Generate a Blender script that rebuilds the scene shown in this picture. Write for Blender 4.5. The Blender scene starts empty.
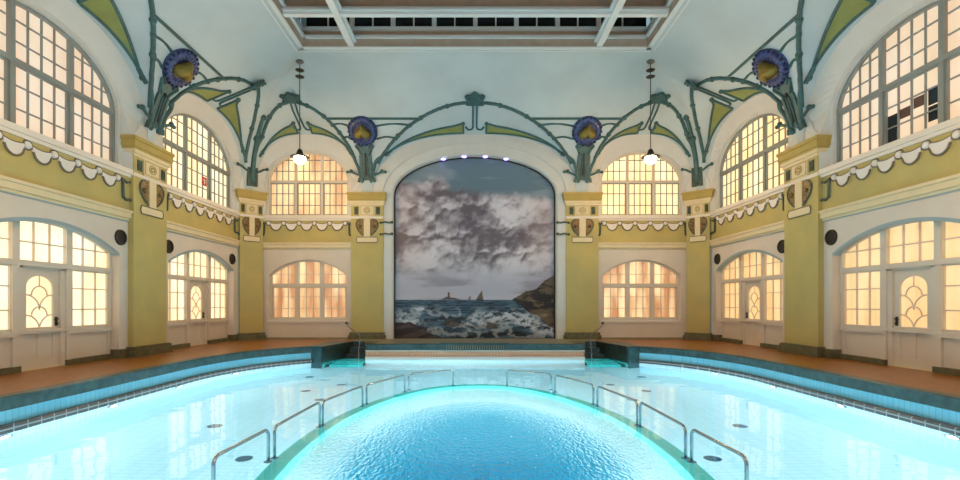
import bpy, bmesh, math, random
import numpy as np
from mathutils import Vector

random.seed(7)
C = bpy.context.scene.collection
PI = math.pi
sin, cos, sqrt = math.sin, math.cos, math.sqrt

# ------------------------------------------------------------------ room measures (metres)
XP, YP = 9.2, 19.45            # pilaster faces: side walls, end wall
CH = 0.60                      # chamfer of the corner piers
Z0, RC, HC = 5.9, 3.7, 3.75     # springing, reach and rise of the cove
RISE, SLOPE, PEXP = 2.4, 0.42, 2.4
BAYS = [4.6, 10.6, 16.6]
PILS = [1.6, 7.6, 13.56]
PW = 0.70
EW = 6.84                      # end wall window centre
EP = 4.36                      # end wall pilaster centre
EPW = 0.65
YBACK = -3.0
WATER = -0.55

# ------------------------------------------------------------------ materials
def lin(c):
    return tuple(((v/255)/12.92 if v/255 <= 0.04045 else ((v/255+0.055)/1.055)**2.4) for v in c)

def mat(name, base, rough=0.6, metal=0.0, noise=0.0, nscale=4.0, bump=0.0, bscale=20.0, emit=None, estr=0.0, spec=None, col2=None):
    m = bpy.data.materials.new(name); m.use_nodes = True
    nt = m.node_tree; b = nt.nodes['Principled BSDF']
    b.inputs['Base Color'].default_value = (*base, 1)
    b.inputs['Roughness'].default_value = rough
    b.inputs['Metallic'].default_value = metal
    if spec is not None: b.inputs['Specular IOR Level'].default_value = spec
    tc = nt.nodes.new('ShaderNodeTexCoord')
    if noise > 0 or col2 is not None:
        n = nt.nodes.new('ShaderNodeTexNoise'); n.inputs['Scale'].default_value = nscale
        n.inputs['Detail'].default_value = 5
        nt.links.new(tc.outputs['Object'], n.inputs['Vector'])
        mx = nt.nodes.new('ShaderNodeMix'); mx.data_type = 'RGBA'
        c2 = col2 if col2 is not None else tuple(v*(1-noise) for v in base)
        mx.inputs[6].default_value = (*base, 1); mx.inputs[7].default_value = (*c2, 1)
        rp = nt.nodes.new('ShaderNodeMapRange'); rp.inputs[1].default_value = 0.35; rp.inputs[2].default_value = 0.65
        nt.links.new(n.outputs['Fac'], rp.inputs[0]); nt.links.new(rp.outputs[0], mx.inputs[0])
        nt.links.new(mx.outputs[2], b.inputs['Base Color'])
    if bump > 0:
        n2 = nt.nodes.new('ShaderNodeTexNoise'); n2.inputs['Scale'].default_value = bscale
        nt.links.new(tc.outputs['Object'], n2.inputs['Vector'])
        bp = nt.nodes.new('ShaderNodeBump'); bp.inputs['Strength'].default_value = bump; bp.inputs['Distance'].default_value = 0.02
        nt.links.new(n2.outputs['Fac'], bp.inputs['Height']); nt.links.new(bp.outputs[0], b.inputs['Normal'])
    if emit is not None:
        b.inputs['Emission Color'].default_value = (*emit, 1); b.inputs['Emission Strength'].default_value = estr
    return m

def tile_mat(name, c1, c2, mortar, bw, bh, plane, rough=0.25, offset=0.0, msize=0.006):
    m = bpy.data.materials.new(name); m.use_nodes = True
    nt = m.node_tree; b = nt.nodes['Principled BSDF']
    tc = nt.nodes.new('ShaderNodeTexCoord'); sp = nt.nodes.new('ShaderNodeSeparateXYZ'); cb = nt.nodes.new('ShaderNodeCombineXYZ')
    nt.links.new(tc.outputs['Object'], sp.inputs[0])
    if plane == 'wall':
        ad = nt.nodes.new('ShaderNodeMath'); ad.operation = 'ADD'
        nt.links.new(sp.outputs[0], ad.inputs[0]); nt.links.new(sp.outputs[1], ad.inputs[1])
        nt.links.new(ad.outputs[0], cb.inputs[0]); nt.links.new(sp.outputs[2], cb.inputs[1])
    else:
        nt.links.new(sp.outputs[0], cb.inputs[0]); nt.links.new(sp.outputs[1], cb.inputs[1])
    br = nt.nodes.new('ShaderNodeTexBrick')
    br.offset = offset
    br.inputs['Color1'].default_value = (*c1, 1); br.inputs['Color2'].default_value = (*c2, 1); br.inputs['Mortar'].default_value = (*mortar, 1)
    br.inputs['Scale'].default_value = 1.0; br.inputs['Brick Width'].default_value = bw; br.inputs['Row Height'].default_value = bh
    br.inputs['Mortar Size'].default_value = msize; br.inputs['Bias'].default_value = 0.0
    nt.links.new(cb.outputs[0], br.inputs['Vector'])
    nt.links.new(br.outputs['Color'], b.inputs['Base Color'])
    b.inputs['Roughness'].default_value = rough
    return m

def glass_mat(name, ca, cb_, strength, stripe=6.0, seed=0.0, dark=None, darkfac=0.0):
    """frosted pane with a lit room behind it: warm light, soft blotches and upright folds"""
    m = bpy.data.materials.new(name); m.use_nodes = True
    nt = m.node_tree; b = nt.nodes['Principled BSDF']
    tc = nt.nodes.new('ShaderNodeTexCoord')
    mp = nt.nodes.new('ShaderNodeMapping'); mp.inputs['Location'].default_value = (seed, seed*1.7, seed*0.6)
    mp.inputs['Scale'].default_value = (stripe, stripe, 0.9)
    nt.links.new(tc.outputs['Object'], mp.inputs[0])
    n = nt.nodes.new('ShaderNodeTexNoise'); n.inputs['Scale'].default_value = 0.55; n.inputs['Detail'].default_value = 3
    nt.links.new(mp.outputs[0], n.inputs['Vector'])
    rp = nt.nodes.new('ShaderNodeMapRange'); rp.inputs[1].default_value = 0.36; rp.inputs[2].default_value = 0.62
    nt.links.new(n.outputs['Fac'], rp.inputs[0])
    mx = nt.nodes.new('ShaderNodeMix'); mx.data_type = 'RGBA'
    mx.inputs[6].default_value = (*ca, 1); mx.inputs[7].default_value = (*cb_, 1)
    nt.links.new(rp.outputs[0], mx.inputs[0])
    b.inputs['Base Color'].default_value = (0.5, 0.45, 0.38, 1)
    b.inputs['Roughness'].default_value = 0.35
    nt.links.new(mx.outputs[2], b.inputs['Emission Color'])
    b.inputs['Emission Strength'].default_value = strength
    return m

M = {}
M['plaster'] = mat('white_plaster', (0.74, 0.665, 0.58), 0.7, noise=0.06, nscale=1.5)
M['vault'] = mat('vault_plaster', (0.56, 0.665, 0.71), 0.75, noise=0.10, nscale=0.7, bump=0.05, bscale=6)
M['arch'] = mat('arch_plaster', (0.72, 0.73, 0.71), 0.7, noise=0.05, nscale=2)
M['yellow'] = mat('ochre_paint', (0.55, 0.44, 0.15), 0.65, col2=(0.47, 0.395, 0.15), nscale=1.3)
M['yellow_cap'] = mat('ochre_capital', (0.47, 0.35, 0.095), 0.6, noise=0.1)
M['cream'] = mat('cream_moulding', (0.78, 0.66, 0.42), 0.55, noise=0.05)
M['white'] = mat('white_moulding', (0.80, 0.74, 0.66), 0.5)
M['joinery'] = mat('white_joinery', (0.72, 0.64, 0.54), 0.4)
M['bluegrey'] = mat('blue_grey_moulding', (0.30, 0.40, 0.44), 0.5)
M['barblue'] = mat('painted_bar', (0.27, 0.30, 0.29), 0.45)
M['teal'] = mat('teal_stucco', (0.032, 0.10, 0.11), 0.5, col2=(0.055, 0.14, 0.145), nscale=9)
M['tealdark'] = mat('dark_green_stucco', (0.03, 0.065, 0.06), 0.5, col2=(0.08, 0.11, 0.08), nscale=12)
M['leafgreen'] = mat('olive_green_fill', (0.28, 0.32, 0.10), 0.6, noise=0.15, nscale=3)
M['blue'] = mat('cobalt_mosaic', (0.010, 0.022, 0.12), 0.3, col2=(0.07, 0.11, 0.27), nscale=14)
M['bluedark'] = mat('navy_mosaic', (0.01, 0.016, 0.08), 0.3)
M['gold'] = mat('olive_gold_boss', (0.24, 0.19, 0.035), 0.35, metal=0.3, noise=0.3, nscale=8)
M['mosaic'] = mat('dark_gold_mosaic', (0.045, 0.03, 0.02), 0.35, col2=(0.32, 0.19, 0.05), nscale=22)
M['swagline'] = mat('grey_brown_outline', (0.17, 0.145, 0.10), 0.6)
M['swagwhite'] = mat('white_swag', (0.80, 0.76, 0.72), 0.6)
M['greenstone'] = mat('green_stone', (0.013, 0.042, 0.045), 0.3, col2=(0.035, 0.085, 0.088), nscale=7)
M['darkstone'] = mat('dark_wet_stone', (0.016, 0.024, 0.02), 0.3, col2=(0.04, 0.05, 0.04), nscale=5)
M['basestone'] = mat('skirting_stone', (0.10, 0.10, 0.055), 0.5, col2=(0.16, 0.15, 0.085), nscale=6)
M['deck'] = tile_mat('deck_tiles', (0.42, 0.15, 0.014), (0.29, 0.095, 0.009), (0.18, 0.055, 0.008), 0.10, 0.10, 'floor', 0.28, msize=0.004)
M['palestone'] = mat('pale_stone', (0.34, 0.31, 0.21), 0.4, noise=0.25, nscale=2)
M['cyantile'] = tile_mat('cyan_tile', (0.24, 0.66, 0.86), (0.21, 0.62, 0.84), (0.15, 0.50, 0.68), 0.11, 0.6, 'wall', 0.2)
M['terratile'] = tile_mat('terracotta_tile', (0.62, 0.30, 0.17), (0.58, 0.27, 0.15), (0.72, 0.45, 0.30), 0.11, 0.11, 'wall', 0.3)
M['liptile'] = tile_mat('grey_lip_tile', (0.085, 0.08, 0.08), (0.06, 0.06, 0.065), (0.36, 0.36, 0.36), 0.24, 0.24, 'wall', 0.35, msize=0.012)
M['whitelip'] = mat('white_lip', (0.80, 0.78, 0.74), 0.35)
M['pooltile'] = tile_mat('pool_tile', (0.82, 0.88, 0.88), (0.79, 0.86, 0.87), (0.58, 0.72, 0.78), 0.25, 0.125, 'floor', 0.3)
M['pooltilewall'] = tile_mat('pool_wall_tile', (0.82, 0.88, 0.88), (0.79, 0.86, 0.87), (0.58, 0.72, 0.78), 0.125, 0.25, 'wall', 0.3)
M['bowl'] = mat('inner_basin_finish', (0.01, 0.43, 0.58), 0.4, col2=(0.03, 0.53, 0.68), nscale=3)
M['rim'] = mat('teal_rim', (0.10, 0.66, 0.60), 0.25)
M['chrome'] = mat('chrome', (0.55, 0.56, 0.58), 0.16, metal=1.0)
M['black'] = mat('black_metal', (0.012, 0.010, 0.009), 0.45)
M['greymetal'] = mat('grey_metal', (0.2, 0.2, 0.2), 0.4, metal=0.6)
M['skyframe'] = mat('skylight_paint', (0.70, 0.77, 0.80), 0.5)
M['skybrown'] = mat('skylight_brown', (0.46, 0.38, 0.31), 0.6, noise=0.12)
M['skyglass'] = mat('night_glass', (0.012, 0.018, 0.024), 0.12)
M['brownpane'] = mat('brown_pane', (0.12, 0.06, 0.045), 0.3)
M['red'] = mat('red_sign', (0.55, 0.03, 0.02), 0.4)
M['signwhite'] = mat('sign_white', (0.8, 0.78, 0.75), 0.5)
M['lampglow'] = mat('lamp_glass', (0.9, 0.8, 0.6), 0.3, emit=(1.0, 0.80, 0.52), estr=14)
M['poollamp'] = mat('pool_lamp_lens', (0.8, 0.9, 0.95), 0.2, emit=(0.85, 0.97, 1.0), estr=6)
M['violet'] = mat('violet_lens', (0.4, 0.3, 0.8), 0.3, emit=(0.42, 0.33, 1.0), estr=3.0)
M['drain'] = mat('drain_metal', (0.02, 0.09, 0.14), 0.4)
M['mural_edge'] = mat('black_edge', (0.012, 0.012, 0.014), 0.5)

# ------------------------------------------------------------------ mesh helpers
class MB:
    def __init__(self): self.v = []; self.f = []; self.mi = []; self.cm = 0
    def add(self, verts, faces):
        o = len(self.v); self.v += [tuple(p) for p in verts]
        for f in faces: self.f.append([i+o for i in f]); self.mi.append(self.cm)
    def prism(self, A, B):                       # two matching outlines -> closed solid
        n = len(A)
        self.add(list(A)+list(B), [list(range(n))[::-1], list(range(n, 2*n))] + [[i, (i+1) % n, n+(i+1) % n, n+i] for i in range(n)])
    def box(self, F, u0, u1, d0, d1, z0, z1):
        q = [(u0, z0), (u1, z0), (u1, z1), (u0, z1)]
        self.prism([F(u, d0, z) for u, z in q], [F(u, d1, z) for u, z in q])
    def ring(self, O, I, F, d0, d1, closed=True):   # outline O and inset I in (u,z), thick from d0 to d1
        n = len(O); m = n if closed else n-1
        V = [F(u, d1, z) for u, z in O]+[F(u, d1, z) for u, z in I]+[F(u, d0, z) for u, z in O]+[F(u, d0, z) for u, z in I]
        fs = []
        for i in range(m):
            j = (i+1) % n
            fs += [[i, j, n+j, n+i], [2*n+i, 3*n+i, 3*n+j, 2*n+j], [i, 2*n+i, 2*n+j, j], [n+i, n+j, 3*n+j, 3*n+i]]
        if not closed:
            for i in (0, n-1): fs.append([i, n+i, 3*n+i, 2*n+i])
        self.add(V, fs)
    def loft(self, rows, closed=False):
        n = len(rows[0]); V = [p for r in rows for p in r]; fs = []
        for a in range(len(rows)-1):
            for i in range(n if closed else n-1):
                j = (i+1) % n
                fs.append([a*n+i, a*n+j, (a+1)*n+j, (a+1)*n+i])
        self.add(V, fs)
    def tube(self, pts, r, n=8, closed=False, taper=None):
        P = [Vector(p) for p in pts]
        k = len(P)
        if k < 2: return
        T = []
        for i in range(k):
            a = P[(i-1) % k] if (closed or i > 0) else P[i]; b = P[(i+1) % k] if (closed or i < k-1) else P[i]
            t = (b-a); T.append(t.normalized() if t.length > 1e-9 else Vector((0, 0, 1)))
        up = Vector((0, 0, 1)) if abs(T[0].z) < 0.9 else Vector((1, 0, 0))
        N = (up - T[0]*up.dot(T[0])).normalized()
        rows = []
        for i in range(k):
            N = (N - T[i]*N.dot(T[i]))
            N = N.normalized() if N.length > 1e-6 else Vector((1, 0, 0))
            Bn = T[i].cross(N); rr = r if taper is None else r*taper(i/(k-1))
            rows.append([tuple(P[i]+(N*cos(2*PI*a/n)+Bn*sin(2*PI*a/n))*rr) for a in range(n)])
        o = len(self.v)
        if closed: rows.append(rows[0])
        self.loft(rows, True)
        if not closed:
            self.f.append([o+i for i in range(n)][::-1]); self.mi.append(self.cm)
            self.f.append([o+(k-1)*n+i for i in range(n)]); self.mi.append(self.cm)
    def lathe(self, prof, cen, ax=(0, 0, 1), n=24):
        ax = Vector(ax).normalized(); cen = Vector(cen)
        a = Vector((1, 0, 0)) if abs(ax.x) < 0.9 else Vector((0, 1, 0))
        e1 = (a-ax*a.dot(ax)).normalized(); e2 = ax.cross(e1)
        self.loft([[tuple(cen+ax*h+(e1*cos(2*PI*i/n)+e2*sin(2*PI*i/n))*r) for i in range(n)] for r, h in prof], True)
    def ball(self, c, r, n=10):
        self.lathe([(max(1e-4, r*sin(PI*i/n)), -r*cos(PI*i/n)) for i in range(n+1)], c, n=n)
    def build(self, name, material, parent=None, smooth=False, weld=False):
        me = bpy.data.meshes.new(name); me.from_pydata(self.v, [], self.f)
        ms = material if isinstance(material, list) else [material]
        for m in ms: me.materials.append(m)
        me.polygons.foreach_set('material_index', self.mi)
        bm = bmesh.new(); bm.from_mesh(me)
        if weld: bmesh.ops.remove_doubles(bm, verts=bm.verts, dist=1e-4)
        bmesh.ops.recalc_face_normals(bm, faces=bm.faces)
        bm.to_mesh(me); bm.free()
        if smooth: me.polygons.foreach_set('use_smooth', [True]*len(me.polygons))
        me.update()
        o = bpy.data.objects.new(name, me); C.objects.link(o)
        if parent is not None: o.parent = parent; o.matrix_parent_inverse = parent.matrix_world.inverted()
        return o

def tag(o, label, cat, group=None, kind=None):
    if label: o['label'] = label
    if cat: o['category'] = cat
    if group: o['group'] = group
    if kind: o['kind'] = kind
    return o
def empty(name, loc, label, cat, group=None, kind=None):
    o = bpy.data.objects.new(name, None); o.location = loc; o.empty_display_size = 0.2
    C.objects.link(o); bpy.context.view_layer.update()
    return tag(o, label, cat, group, kind)
# wall frames: u along the wall, d out into the hall from the pilaster face, z up
def FL(u, d, z): return (-XP+d, u, z)
def FR(u, d, z): return (XP-d, u, z)
def FE(u, d, z): return (u, YP-d, z)
S2 = sqrt(.5)
PCX, PCY = XP-CH/2, YP-CH/2
def FCL(u, d, z): return (-PCX+(u+d)*S2, PCY+(u-d)*S2, z)
def FCR(u, d, z): return (PCX-(u+d)*S2, PCY+(u-d)*S2, z)
SIDES = [('left', FL), ('right', FR)]

# ------------------------------------------------------------------ the vault as a surface
def cove_d(d):
    if d <= 0: return Z0
    if d >= RC: return Z0+HC
    return Z0+HC*sqrt(1-(1-d/RC)**2)
def d_of_z(z):
    t = min(1, max(0, (z-Z0)/HC)); return RC*(1-sqrt(1-t*t))
def wall_d(x, y):
    return min(XP-abs(x), YP-y, (XP+YP-CH-abs(x)-y)*S2)
LUN = []                       # (frame id, centre, half widths toward -u and +u)
for b in BAYS:
    LUN.append(('S', b, 2.85, 2.36 if b == 16.6 else 2.85))
LUN.append(('EW', EW, 2.25, 2.02)); LUN.append(('EM', 0.0, 4.12, 4.12))
def prof(t):
    return (1-abs(t)**PEXP)**(1/PEXP) if abs(t) < 1 else None
def lun_z(L, u, d):
    t = (u-L[1])/(L[2] if u < L[1] else L[3]); p = prof(t)
    return None if p is None or d < -0.5 or d > 2.6 else Z0+RISE*p+SLOPE*d
def vault(x, y):
    z = cove_d(wall_d(x, y)); ax = abs(x)
    for L in LUN:
        if L[0] == 'S': q = lun_z(L, y, XP-ax)
        else: q = lun_z(L, ax, YP-y)
        if q is not None and q > z: z = q
    return z
def vnormal(x, y, e=0.01):
    dx = (vault(x+e, y)-vault(x-e, y))/(2*e); dy = (vault(x, y+e)-vault(x, y-e))/(2*e)
    return Vector((dx, dy, -1)).normalized()          # points down into the hall
def on_vault(x, y, off=0.0):
    return Vector((x, y, vault(x, y)))+vnormal(x, y)*off

def groin(L, F, us):
    """points where a lunette meets the cove, for lateral positions us"""
    out = []
    for u in us:
        d = 0.0
        while d < 3.5:
            x, y, _ = F(u, d, 0)
            q = lun_z(L, abs(x) if L[0] != 'S' else y, d)
            if q is None or cove_d(wall_d(x, y)) >= q: break
            d += 0.01
        out.append((u, d, F(u, d, 0)))
    return out

# vault mesh -------------------------------------------------------
SKX, SKY0, SKY1 = 5.50, 3.0, 15.3
def spread(vals, lo, hi, gap):
    vals = sorted(set(round(v, 4) for v in vals if lo <= v <= hi)); out = [vals[0]]
    for v in vals[1:]:
        if v-out[-1] > gap*0.45: out.append(v)
    return out
xs = [0.0]
for i in range(60): xs.append(XP-RC*(1-cos(PI/2*i/59)))
xs += [i*0.07 for i in range(80)] + [EP+(i-12)*0.02 for i in range(25)] + [EW+2.0+i*.015 for i in range(14)] + [XP, SKX]
xs = sorted(set(xs))
keep = [x for x in spread(xs, 0, XP, 0.022)]
keep = sorted(set([x for x in keep if abs(x-SKX) > 0.02 and abs(x-XP) > .004]+[SKX, XP]))
XG = [-x for x in keep[::-1] if x > 0]+keep
ys = [YP-RC*(1-cos(PI/2*i/59)) for i in range(60)]
ys += [6.5+i*0.06 for i in range(215)]+[YBACK+i*0.5 for i in range(20)]
for p in (7.6, 13.56, 13.6): ys += [p+(i-12)*.02 for i in range(25)]
ys += [18.8+i*.02 for i in range(12)]+[YP]
ys = spread(ys, YBACK, YP, 0.022)
YG = sorted(set([y for y in ys if min(abs(y-SKY0), abs(y-SKY1)) > 0.02 and abs(y-YP) > .004]+[SKY0, SKY1, YP]))
vb = MB()
nx = len(XG)
vv = [(x, y, vault(x, y)) for y in YG for x in XG]
ff = []
for j in range(len(YG)-1):
    for i in range(nx-1):
        cx, cy = (XG[i]+XG[i+1])/2, (YG[j]+YG[j+1])/2
        if abs(cx) < SKX and SKY0 < cy < SKY1: continue
        if wall_d(cx, cy) < -0.12: continue
        ff.append([j*nx+i, j*nx+i+1, (j+1)*nx+i+1, (j+1)*nx+i])
vb.add(vv, ff)
o = vb.build('ceiling', M['vault'], smooth=True)
tag(o, 'pale blue white coved plaster vault with arched bays', 'ceiling', kind='structure')
m_ = o.modifiers.new('edge', 'EDGE_SPLIT'); m_.split_angle = math.radians(28)

# ------------------------------------------------------------------ windows
def arch_line(half, z0, spring, rise, n=28, p=2.0, seg=False):
    """outline in (u,z): sill left -> up -> over -> down -> sill right"""
    pts = [(-half, z0), (-half, (z0+spring)/2), (-half, spring)]
    for i in range(1, n):
        a = PI*(1-i/n)
        if seg:
            R = (half*half+rise*rise)/(2*rise); th = math.asin(half/R); t = -th+2*th*i/n
            pts.append((R*sin(t), spring-(R-rise)+R*cos(t)))
        else:
            pts.append((half*math.copysign(abs(cos(a))**(2/p), cos(a)), spring+rise*sin(a)**(2/p)))
    return pts+[(half, spring), (half, (z0+spring)/2), (half, z0)]
def top_fn(half, spring, rise, seg):
    def f(u):
        u = min(half, abs(u))
        if seg:
            R = (half*half+rise*rise)/(2*rise); return spring-(R-rise)+sqrt(max(0, R*R-u*u))
        return spring+rise*sqrt(max(0, 1-(u/half)**2))
    return f
WINNO = [0]
def new_win(F, uc, z, label, cat='window', kind='structure'):
    WINNO[0] += 1
    return empty('window_%d' % WINNO[0], F(uc, -0.4, z), label, cat, kind=kind)
def arched_lights(root, F, uc, half, sill, spring, rise, seg, lights, transom, dwin, glass, frame_mat, bar_mat, mull=0.10, tz=0.10, sillbox=True, skip=None):
    """lights: list of (u0,u1,ncols); transom: z; skip(u0): True where only the upper light exists"""
    G = lambda u, d, z: F(uc+u, d, z)
    top = top_fn(half, spring, rise, seg)
    fr = MB()
    O = arch_line(half, sill, spring, rise, seg=seg); k = 0.075
    I = arch_line(half-k, sill+k, spring, rise-k if not seg else rise-k*0.8, seg=seg)
    fr.ring(O, I, G, dwin-0.02, dwin+0.075)
    for i in range(len(lights)-1):
        um = (lights[i][1]+lights[i+1][0])/2
        fr.box(G, um-mull/2, um+mull/2, dwin-0.02, dwin+0.085, sill, top(um)-0.02)
    fr.box(G, -half+0.02, half-0.02, dwin-0.02, dwin+0.095, transom-tz/2, transom+tz/2)
    fr.build('window_frame', frame_mat, root)
    br = MB(); w = 0.014
    gl = MB()
    for (u0, u1, nc, zl0, rl, ru) in lights:
        a, b = u0+0.03, u1-0.03
        lower = not (skip and skip((u0+u1)/2))
        for i in range(1, nc):
            u = a+(b-a)*i/nc
            br.box(G, u-w, u+w, dwin-0.012, dwin+0.03, (sill if lower else transom)+0.03, top(u)-0.05)
        zs = []
        if lower: zs += [sill+(transom-sill)*i/rl for i in range(1, rl)]
        zs += [transom+(ru[1])*i for i in range(1, ru[0])]
        for z in zs:
            uu = [a+(b-a)*i/40 for i in range(41) if top(a+(b-a)*i/40)-0.04 > z]
            if len(uu) > 1: br.box(G, uu[0], uu[-1], dwin-0.012, dwin+0.028, z-w, z+w)
        # small casement border
        for (z0_, z1_) in ([(sill+0.07, transom-tz/2)] if lower else []):
            for u in (a, b): br.box(G, u-0.022, u+0.022, dwin-0.012, dwin+0.045, z0_, z1_)
            for z in (z0_, z1_-0.03): br.box(G, a, b, dwin-0.012, dwin+0.045, z, z+0.04)
        n = 14
        cols = [a-0.03+(b-a+0.06)*i/n for i in range(n+1)]
        zb = (sill if lower else transom)+0.01
        A = [(u, zb) for u in cols]+[(u, max(zb+.02, top(u)-0.02)) for u in cols[::-1]]
        for i in range(n):
            q = [(cols[i], zb), (cols[i+1], zb), (cols[i+1], max(zb+.02, top(cols[i+1])-.02)), (cols[i], max(zb+.02, top(cols[i])-.02))]
            gl.add([G(u, dwin-0.01, z) for u, z in q], [[0, 1, 2, 3]])
    br.build('glazing_bar', bar_mat, root)
    gl.build('glass_pane', glass, root, weld=True)
    if sillbox:
        sb = MB(); sb.box(G, -half-0.08, half+0.08, dwin, dwin+0.30, sill-0.11, sill-0.01)
        sb.build('window_sill', M['white'], root)

def wall_open(mb, F, u0, u1, z0, z1, d, dback, uc, half, zo, spring, rise, seg, n=40):
    """a wall face u0..u1 x z0..z1 with an arched opening, and the reveal back to dback"""
    top = top_fn(half, spring, rise, seg)
    def quad(a, b, za0, za1, zb0, zb1): mb.add([F(a, d, za0), F(b, d, zb0), F(b, d, zb1), F(a, d, za1)], [[0, 1, 2, 3]])
    quad(u0, uc-half, z0, z1, z0, z1); quad(uc+half, u1, z0, z1, z0, z1)
    for i in range(n):
        a, b = -half*cos(PI*i/n), -half*cos(PI*(i+1)/n)
        quad(uc+a, uc+b, top(a), z1, top(b), z1)
        if zo > z0: quad(uc+a, uc+b, z0, zo, z0, zo)
    O = [(uc+u, z) for u, z in arch_line(half, zo, spring, rise, n=n, seg=seg)]
    mb.loft([[F(u, d, z) for u, z in O], [F(u, dback, z) for u, z in O]], closed=zo > z0)

WARM = lambda *c: lin(c)
G_up_l1 = glass_mat('upper_pane_warm', WARM(248, 226, 206), WARM(240, 204, 172), 0.64, 2.0, 1)
G_up_l2 = glass_mat('upper_pane_cream', WARM(255, 240, 208), WARM(250, 220, 170), 0.95, 2.0, 5)
G_up_e1 = glass_mat('upper_pane_amber', WARM(250, 214, 156), WARM(180, 118, 56), .95, 3.0, 9)
G_up_e2 = glass_mat('upper_pane_gold', WARM(255, 232, 180), WARM(245, 205, 140), 1.0, 3.0, 14)
G_up_r = glass_mat('upper_pane_peach', WARM(248, 222, 198), WARM(240, 202, 166), .66, 1.6, 21)
G_low_l = glass_mat('lower_pane_cream', WARM(255, 240, 205), WARM(253, 222, 168), 1.05, 2.5, 31)
G_low_r = glass_mat('lower_pane_gold', WARM(252, 214, 150), WARM(240, 188, 112), .8, 5.0, 37)
G_low_e = glass_mat('lower_pane_amber', WARM(255, 222, 164), WARM(178, 104, 40), .9, 4.5, 44)
G_door = glass_mat('door_pane_cream', WARM(255, 236, 200), WARM(250, 215, 160), 1.0, 2.0, 51)

BAYNAME = {10.6: 'first', 16.6: 'second'}
NEAR = {10.6: 'between the two pilasters', 16.6: 'beside the corner pier'}
UPW = {('left', 10.6): 'wide arched upper window with warm peach panes high above the first left hand door',
       ('left', 16.6): 'arched upper window with the small red sign, high beside the left corner pier',
       ('right', 10.6): 'wide arched upper window with dark shapes behind its lower panes, high above the nearest right door',
       ('right', 16.6): 'arched upper window high on the right wall beside the corner pier'}
DOORNO = [0]
def door(F, uc, flip, label, glass):
    DOORNO[0] += 1
    r = empty('door_%d' % DOORNO[0], F(uc, -0.45, 0), label, 'door', kind='structure')
    G = lambda u, d, z: F(uc+u*flip, d, z)
    d0, d1 = -0.50, -0.44; h = 2.2; hw = 0.47
    p = MB()
    # leaf with an arched light: stiles, rails, two lower panels
    p.box(G, -hw, -0.33, d0, d1, 0.03, h); p.box(G, 0.33, hw, d0, d1, 0.03, h)
    p.box(G, -0.33, 0.33, d0, d1, 0.03, 0.22); p.box(G, -0.33, 0.33, d0, d1, 0.78, 0.92)
    p.box(G, -0.06, 0.06, d0, d1, 0.22, 0.78)
    for s in (-1, 1): p.box(G, min(s*.06, s*.33), max(s*.06, s*.33), d0, d1-0.025, 0.22, 0.78)
    for i in range(16):                                        # spandrel above the arched light
        a, b = -0.33*cos(PI*i/16), -0.33*cos(PI*(i+1)/16)
        za, zb = 1.80+0.25*sqrt(max(0, 1-(a/.33)**2)), 1.80+0.25*sqrt(max(0, 1-(b/.33)**2))
        q = [(a, za), (b, zb), (b, h), (a, h)]
        p.prism([G(u, d0, z) for u, z in q], [G(u, d1, z) for u, z in q])
    p.build('door_leaf', M['joinery'], r)
    g = MB()
    for i in range(16):
        a, b = -0.33*cos(PI*i/16), -0.33*cos(PI*(i+1)/16)
        za, zb = 1.80+0.25*sqrt(max(0, 1-(a/.33)**2)), 1.80+0.25*sqrt(max(0, 1-(b/.33)**2))
        g.add([G(a, d0+.02, .92), G(b, d0+.02, .92), G(b, d0+.02, zb), G(a, d0+.02, za)], [[0, 1, 2, 3]])
    g.build('glass_pane', glass, r, weld=True)
    t = MB()
    def arc(cx, cz, rr, a0, a1, n=14):
        pts = []
        for i in range(n+1):
            a = a0+(a1-a0)*i/n; u, z = cx+rr*cos(a), cz+rr*sin(a)
            if abs(u) < .335: pts.append(G(u, d1-.015, z))
        if len(pts) > 1: t.tube(pts, 0.016, 6)
    arc(0, 1.63, .19, 0, PI); arc(0, 1.18, .19, 0, PI)
    for s in (-1, 1):
        arc(s*.33, 1.30, .33, PI/2 if s > 0 else 0, PI if s > 0 else PI/2)
        arc(s*.33, 0.86, .33, PI/2 if s > 0 else 0, PI if s > 0 else PI/2)
        t.tube([G(s*.19, d1-.015, 1.63), G(s*.33, d1-.015, 1.63)], .014, 6)
    t.tube([G(0, d1-.015, 1.82), G(0, d1-.015, 2.05)], .014, 6)
    t.build('tracery', M['joinery'], r)
    # black lock plate and handle on the far stile
    k = MB(); k.box(G, .37, .43, d1, d1+.015, .93, 1.14); k.build('lock_plate', M['black'], r)
    k = MB(); k.tube([G(.40, d1, 1.09), G(.40, d1+.06, 1.09), G(.30, d1+.06, 1.08)], .014, 8); k.ball(G(.40, d1+.03, .98), .026); k.build('door_handle', M['black'], r)
    s = MB(); s.box(G, -hw, hw, -.52, -.40, 0.0, 0.03); s.build('threshold', M['cream'], r)
    lin_ = MB(); lin_.box(G, -.58, -hw, -.52, -.38, 0, 2.3); lin_.box(G, hw, .58, -.52, -.38, 0, 2.3); lin_.box(G, -.58, .58, -.52, -.38, h, 2.3)
    lin_.build('door_lining', M['joinery'], r)
    return r

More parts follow.
